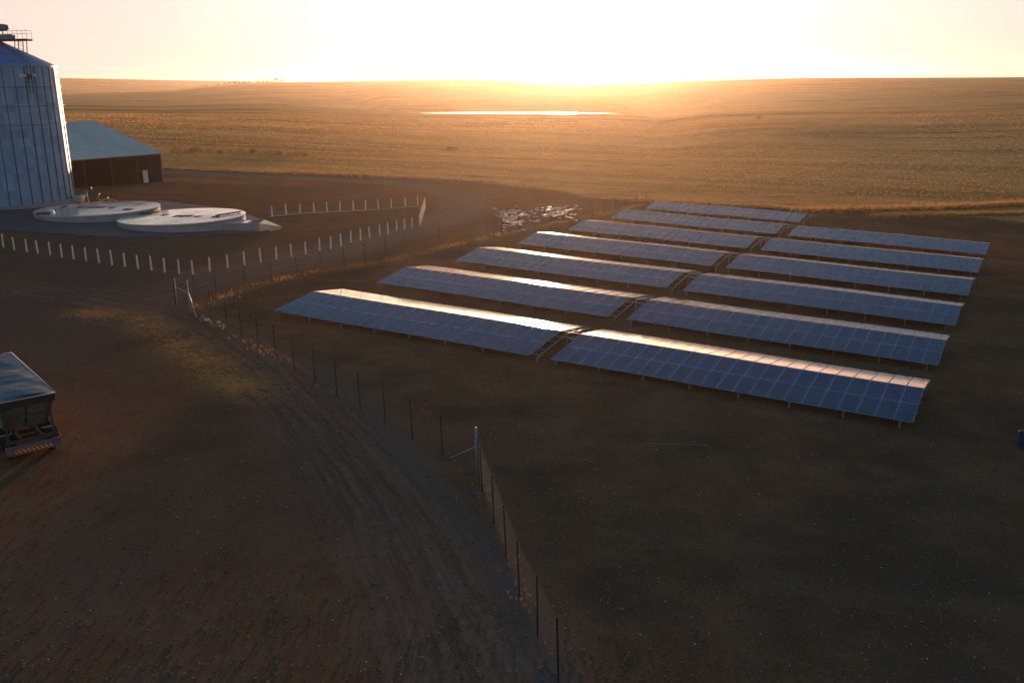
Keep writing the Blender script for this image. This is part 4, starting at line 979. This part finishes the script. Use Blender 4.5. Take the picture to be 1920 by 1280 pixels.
# ------------------------------------------------------------------ trees on the ridges and bushes in the fields
def crown_mesh(h, w, rg, n=420, leaf=None, base=.25, mat='leaf'):
    lf = leaf or h*.075; T = []
    blobs = [(rg.uniform(-.28,.28)*w, rg.uniform(-.28,.28)*w, h*(base+(1-base)*rg.uniform(.25,.85)), w*rg.uniform(.2,.36)) for _ in range(7)]
    for k in range(n):
        bx_, by_, bz_, br = rg.choice(blobs); d = Vector((rg.gauss(0,1), rg.gauss(0,1), rg.gauss(0,.8))).normalized()*(br*rg.random()**.4)
        c = Vector((bx_, by_, bz_))+d; s = lf*rg.uniform(.6,1.4)
        u = Vector((rg.gauss(0,1), rg.gauss(0,1), rg.gauss(0,1))).normalized(); v_ = u.orthogonal().normalized()
        T += [c+u*s, c-u*s*.5+v_*s*.8, c-u*s*.5-v_*s*.8]
    return raw_mesh('crown', [tuple(q) for q in T], np.arange(len(T)).reshape(-1,3), M[mat])
def trunk_mesh(h, rg):
    mb = MB(); top = (rg.uniform(-.1,.1)*h, rg.uniform(-.1,.1)*h, h*.6)
    mb.tube([(0,0,-.5),(top[0]*.4,top[1]*.4,h*.3),top], [h*.035,h*.025,h*.012], 7)
    for k in range(4):
        a = rg.uniform(0,6.28); mb.tube([(top[0]*.5,top[1]*.5,h*.33),(top[0]*.5+math.cos(a)*h*.22,top[1]*.5+math.sin(a)*h*.22,h*.62)], [h*.014,h*.006], 5)
    return mb.mesh('trunk', M['stump'])
def tree(px, dist, h, w, lab, grp=None, seed=0, base=.25, mat='leaf'):
    rg = random.Random(seed); az_ = ridge_pt(px, 200, dist)[0]; x, y = dist*math.sin(az_), dist*math.cos(az_); z = gz(x, y)
    root = empty('ridge_tree' if mat == 'leaf' else 'field_bush', Matrix.Translation((x,y,z)), lab, 'tree' if mat == 'leaf' else 'bush', grp)
    link('crown', crown_mesh(h, w, rg, base=base, mat=mat), root)
    if mat == 'leaf': link('trunk', trunk_mesh(h, rg), root)
    else: link('stem', trunk_mesh(h*.8, rg), root)
for k, (px, h, w) in enumerate([(381,4,15),(392,4,16),(404,3.5,15),(415,4.5,14),(426,5,13),(434,7,9),(444,8.5,9),(452,5.5,12),(461,6,13),(470,6.5,11),(487,6,12),(496,5.5,13),(505,6.5,12),(514,5.5,11),(523,9.5,11),(531,7,8)]):
    big = px == 523
    tree(px, 2460, h, w, 'tallest hazy tree at the end of the grove on the left ridge' if big else 'small hazy tree in the grove on the far left ridge', None if big else 'trees of the grove on the left ridge', 100+k, .04)
for k, (px, d, h, w, lab) in enumerate([(1186,2220,5,8,'low round tree on the ridge just right of the sun'),(1226,2180,6,7,'small upright tree on the ridge right of the sun'),(1240,2170,5,9,'wide low tree on the ridge right of the sun'),(1277,2090,10,13,'flat topped tree standing alone on the ridge right of the sun')]):
    tree(px, d, h, w, lab, None, 200+k, .45 if k == 3 else .15)
for k in range(18):
    px = 318+k*14.5+random.uniform(-4,4); r_ = np.interp(math.atan2(*ray(px,300)[:2]), EDGE_AZ, EDGE_R)+38+random.uniform(-3,3)
    tree(px, r_, random.uniform(.8,1.4), random.uniform(2.5,4.5), 'low dark scrub bush in the line beyond the dirt lane', 'scrub bushes in a line beyond the lane', 300+k, .05, 'scrub')
tree(1425, 470, 1.4, 3.6, 'small dark bush alone on the crest of the right field', None, 400, .05, 'scrub')

# ------------------------------------------------------------------ haze: the dusty evening air
zlo = float(V[:,2].min())-1.0; zhi = max(float(V[:,2].max()), CAM_H, SZ+SH+AP+6)+4
t = NT('evening_haze'); t.mat.node_tree.links.clear()
pv = t.n('ShaderNodeVolumePrincipled', {'Color': HAZE_COLOR, 'Density': HAZE_DENSITY, 'Anisotropy': HAZE_G}); t.t.links.new(pv.outputs[0], t.out.inputs['Volume'])
mb = MB(); mb.box((-9800,-9800,zlo),(9800,9800,zhi)); hz_ = mb.build('haze', t.mat); tag(hz_, kind='stuff'); hz_.display_type = 'WIRE'
tag(hz_, 'thin golden evening haze over the whole plain', 'haze')
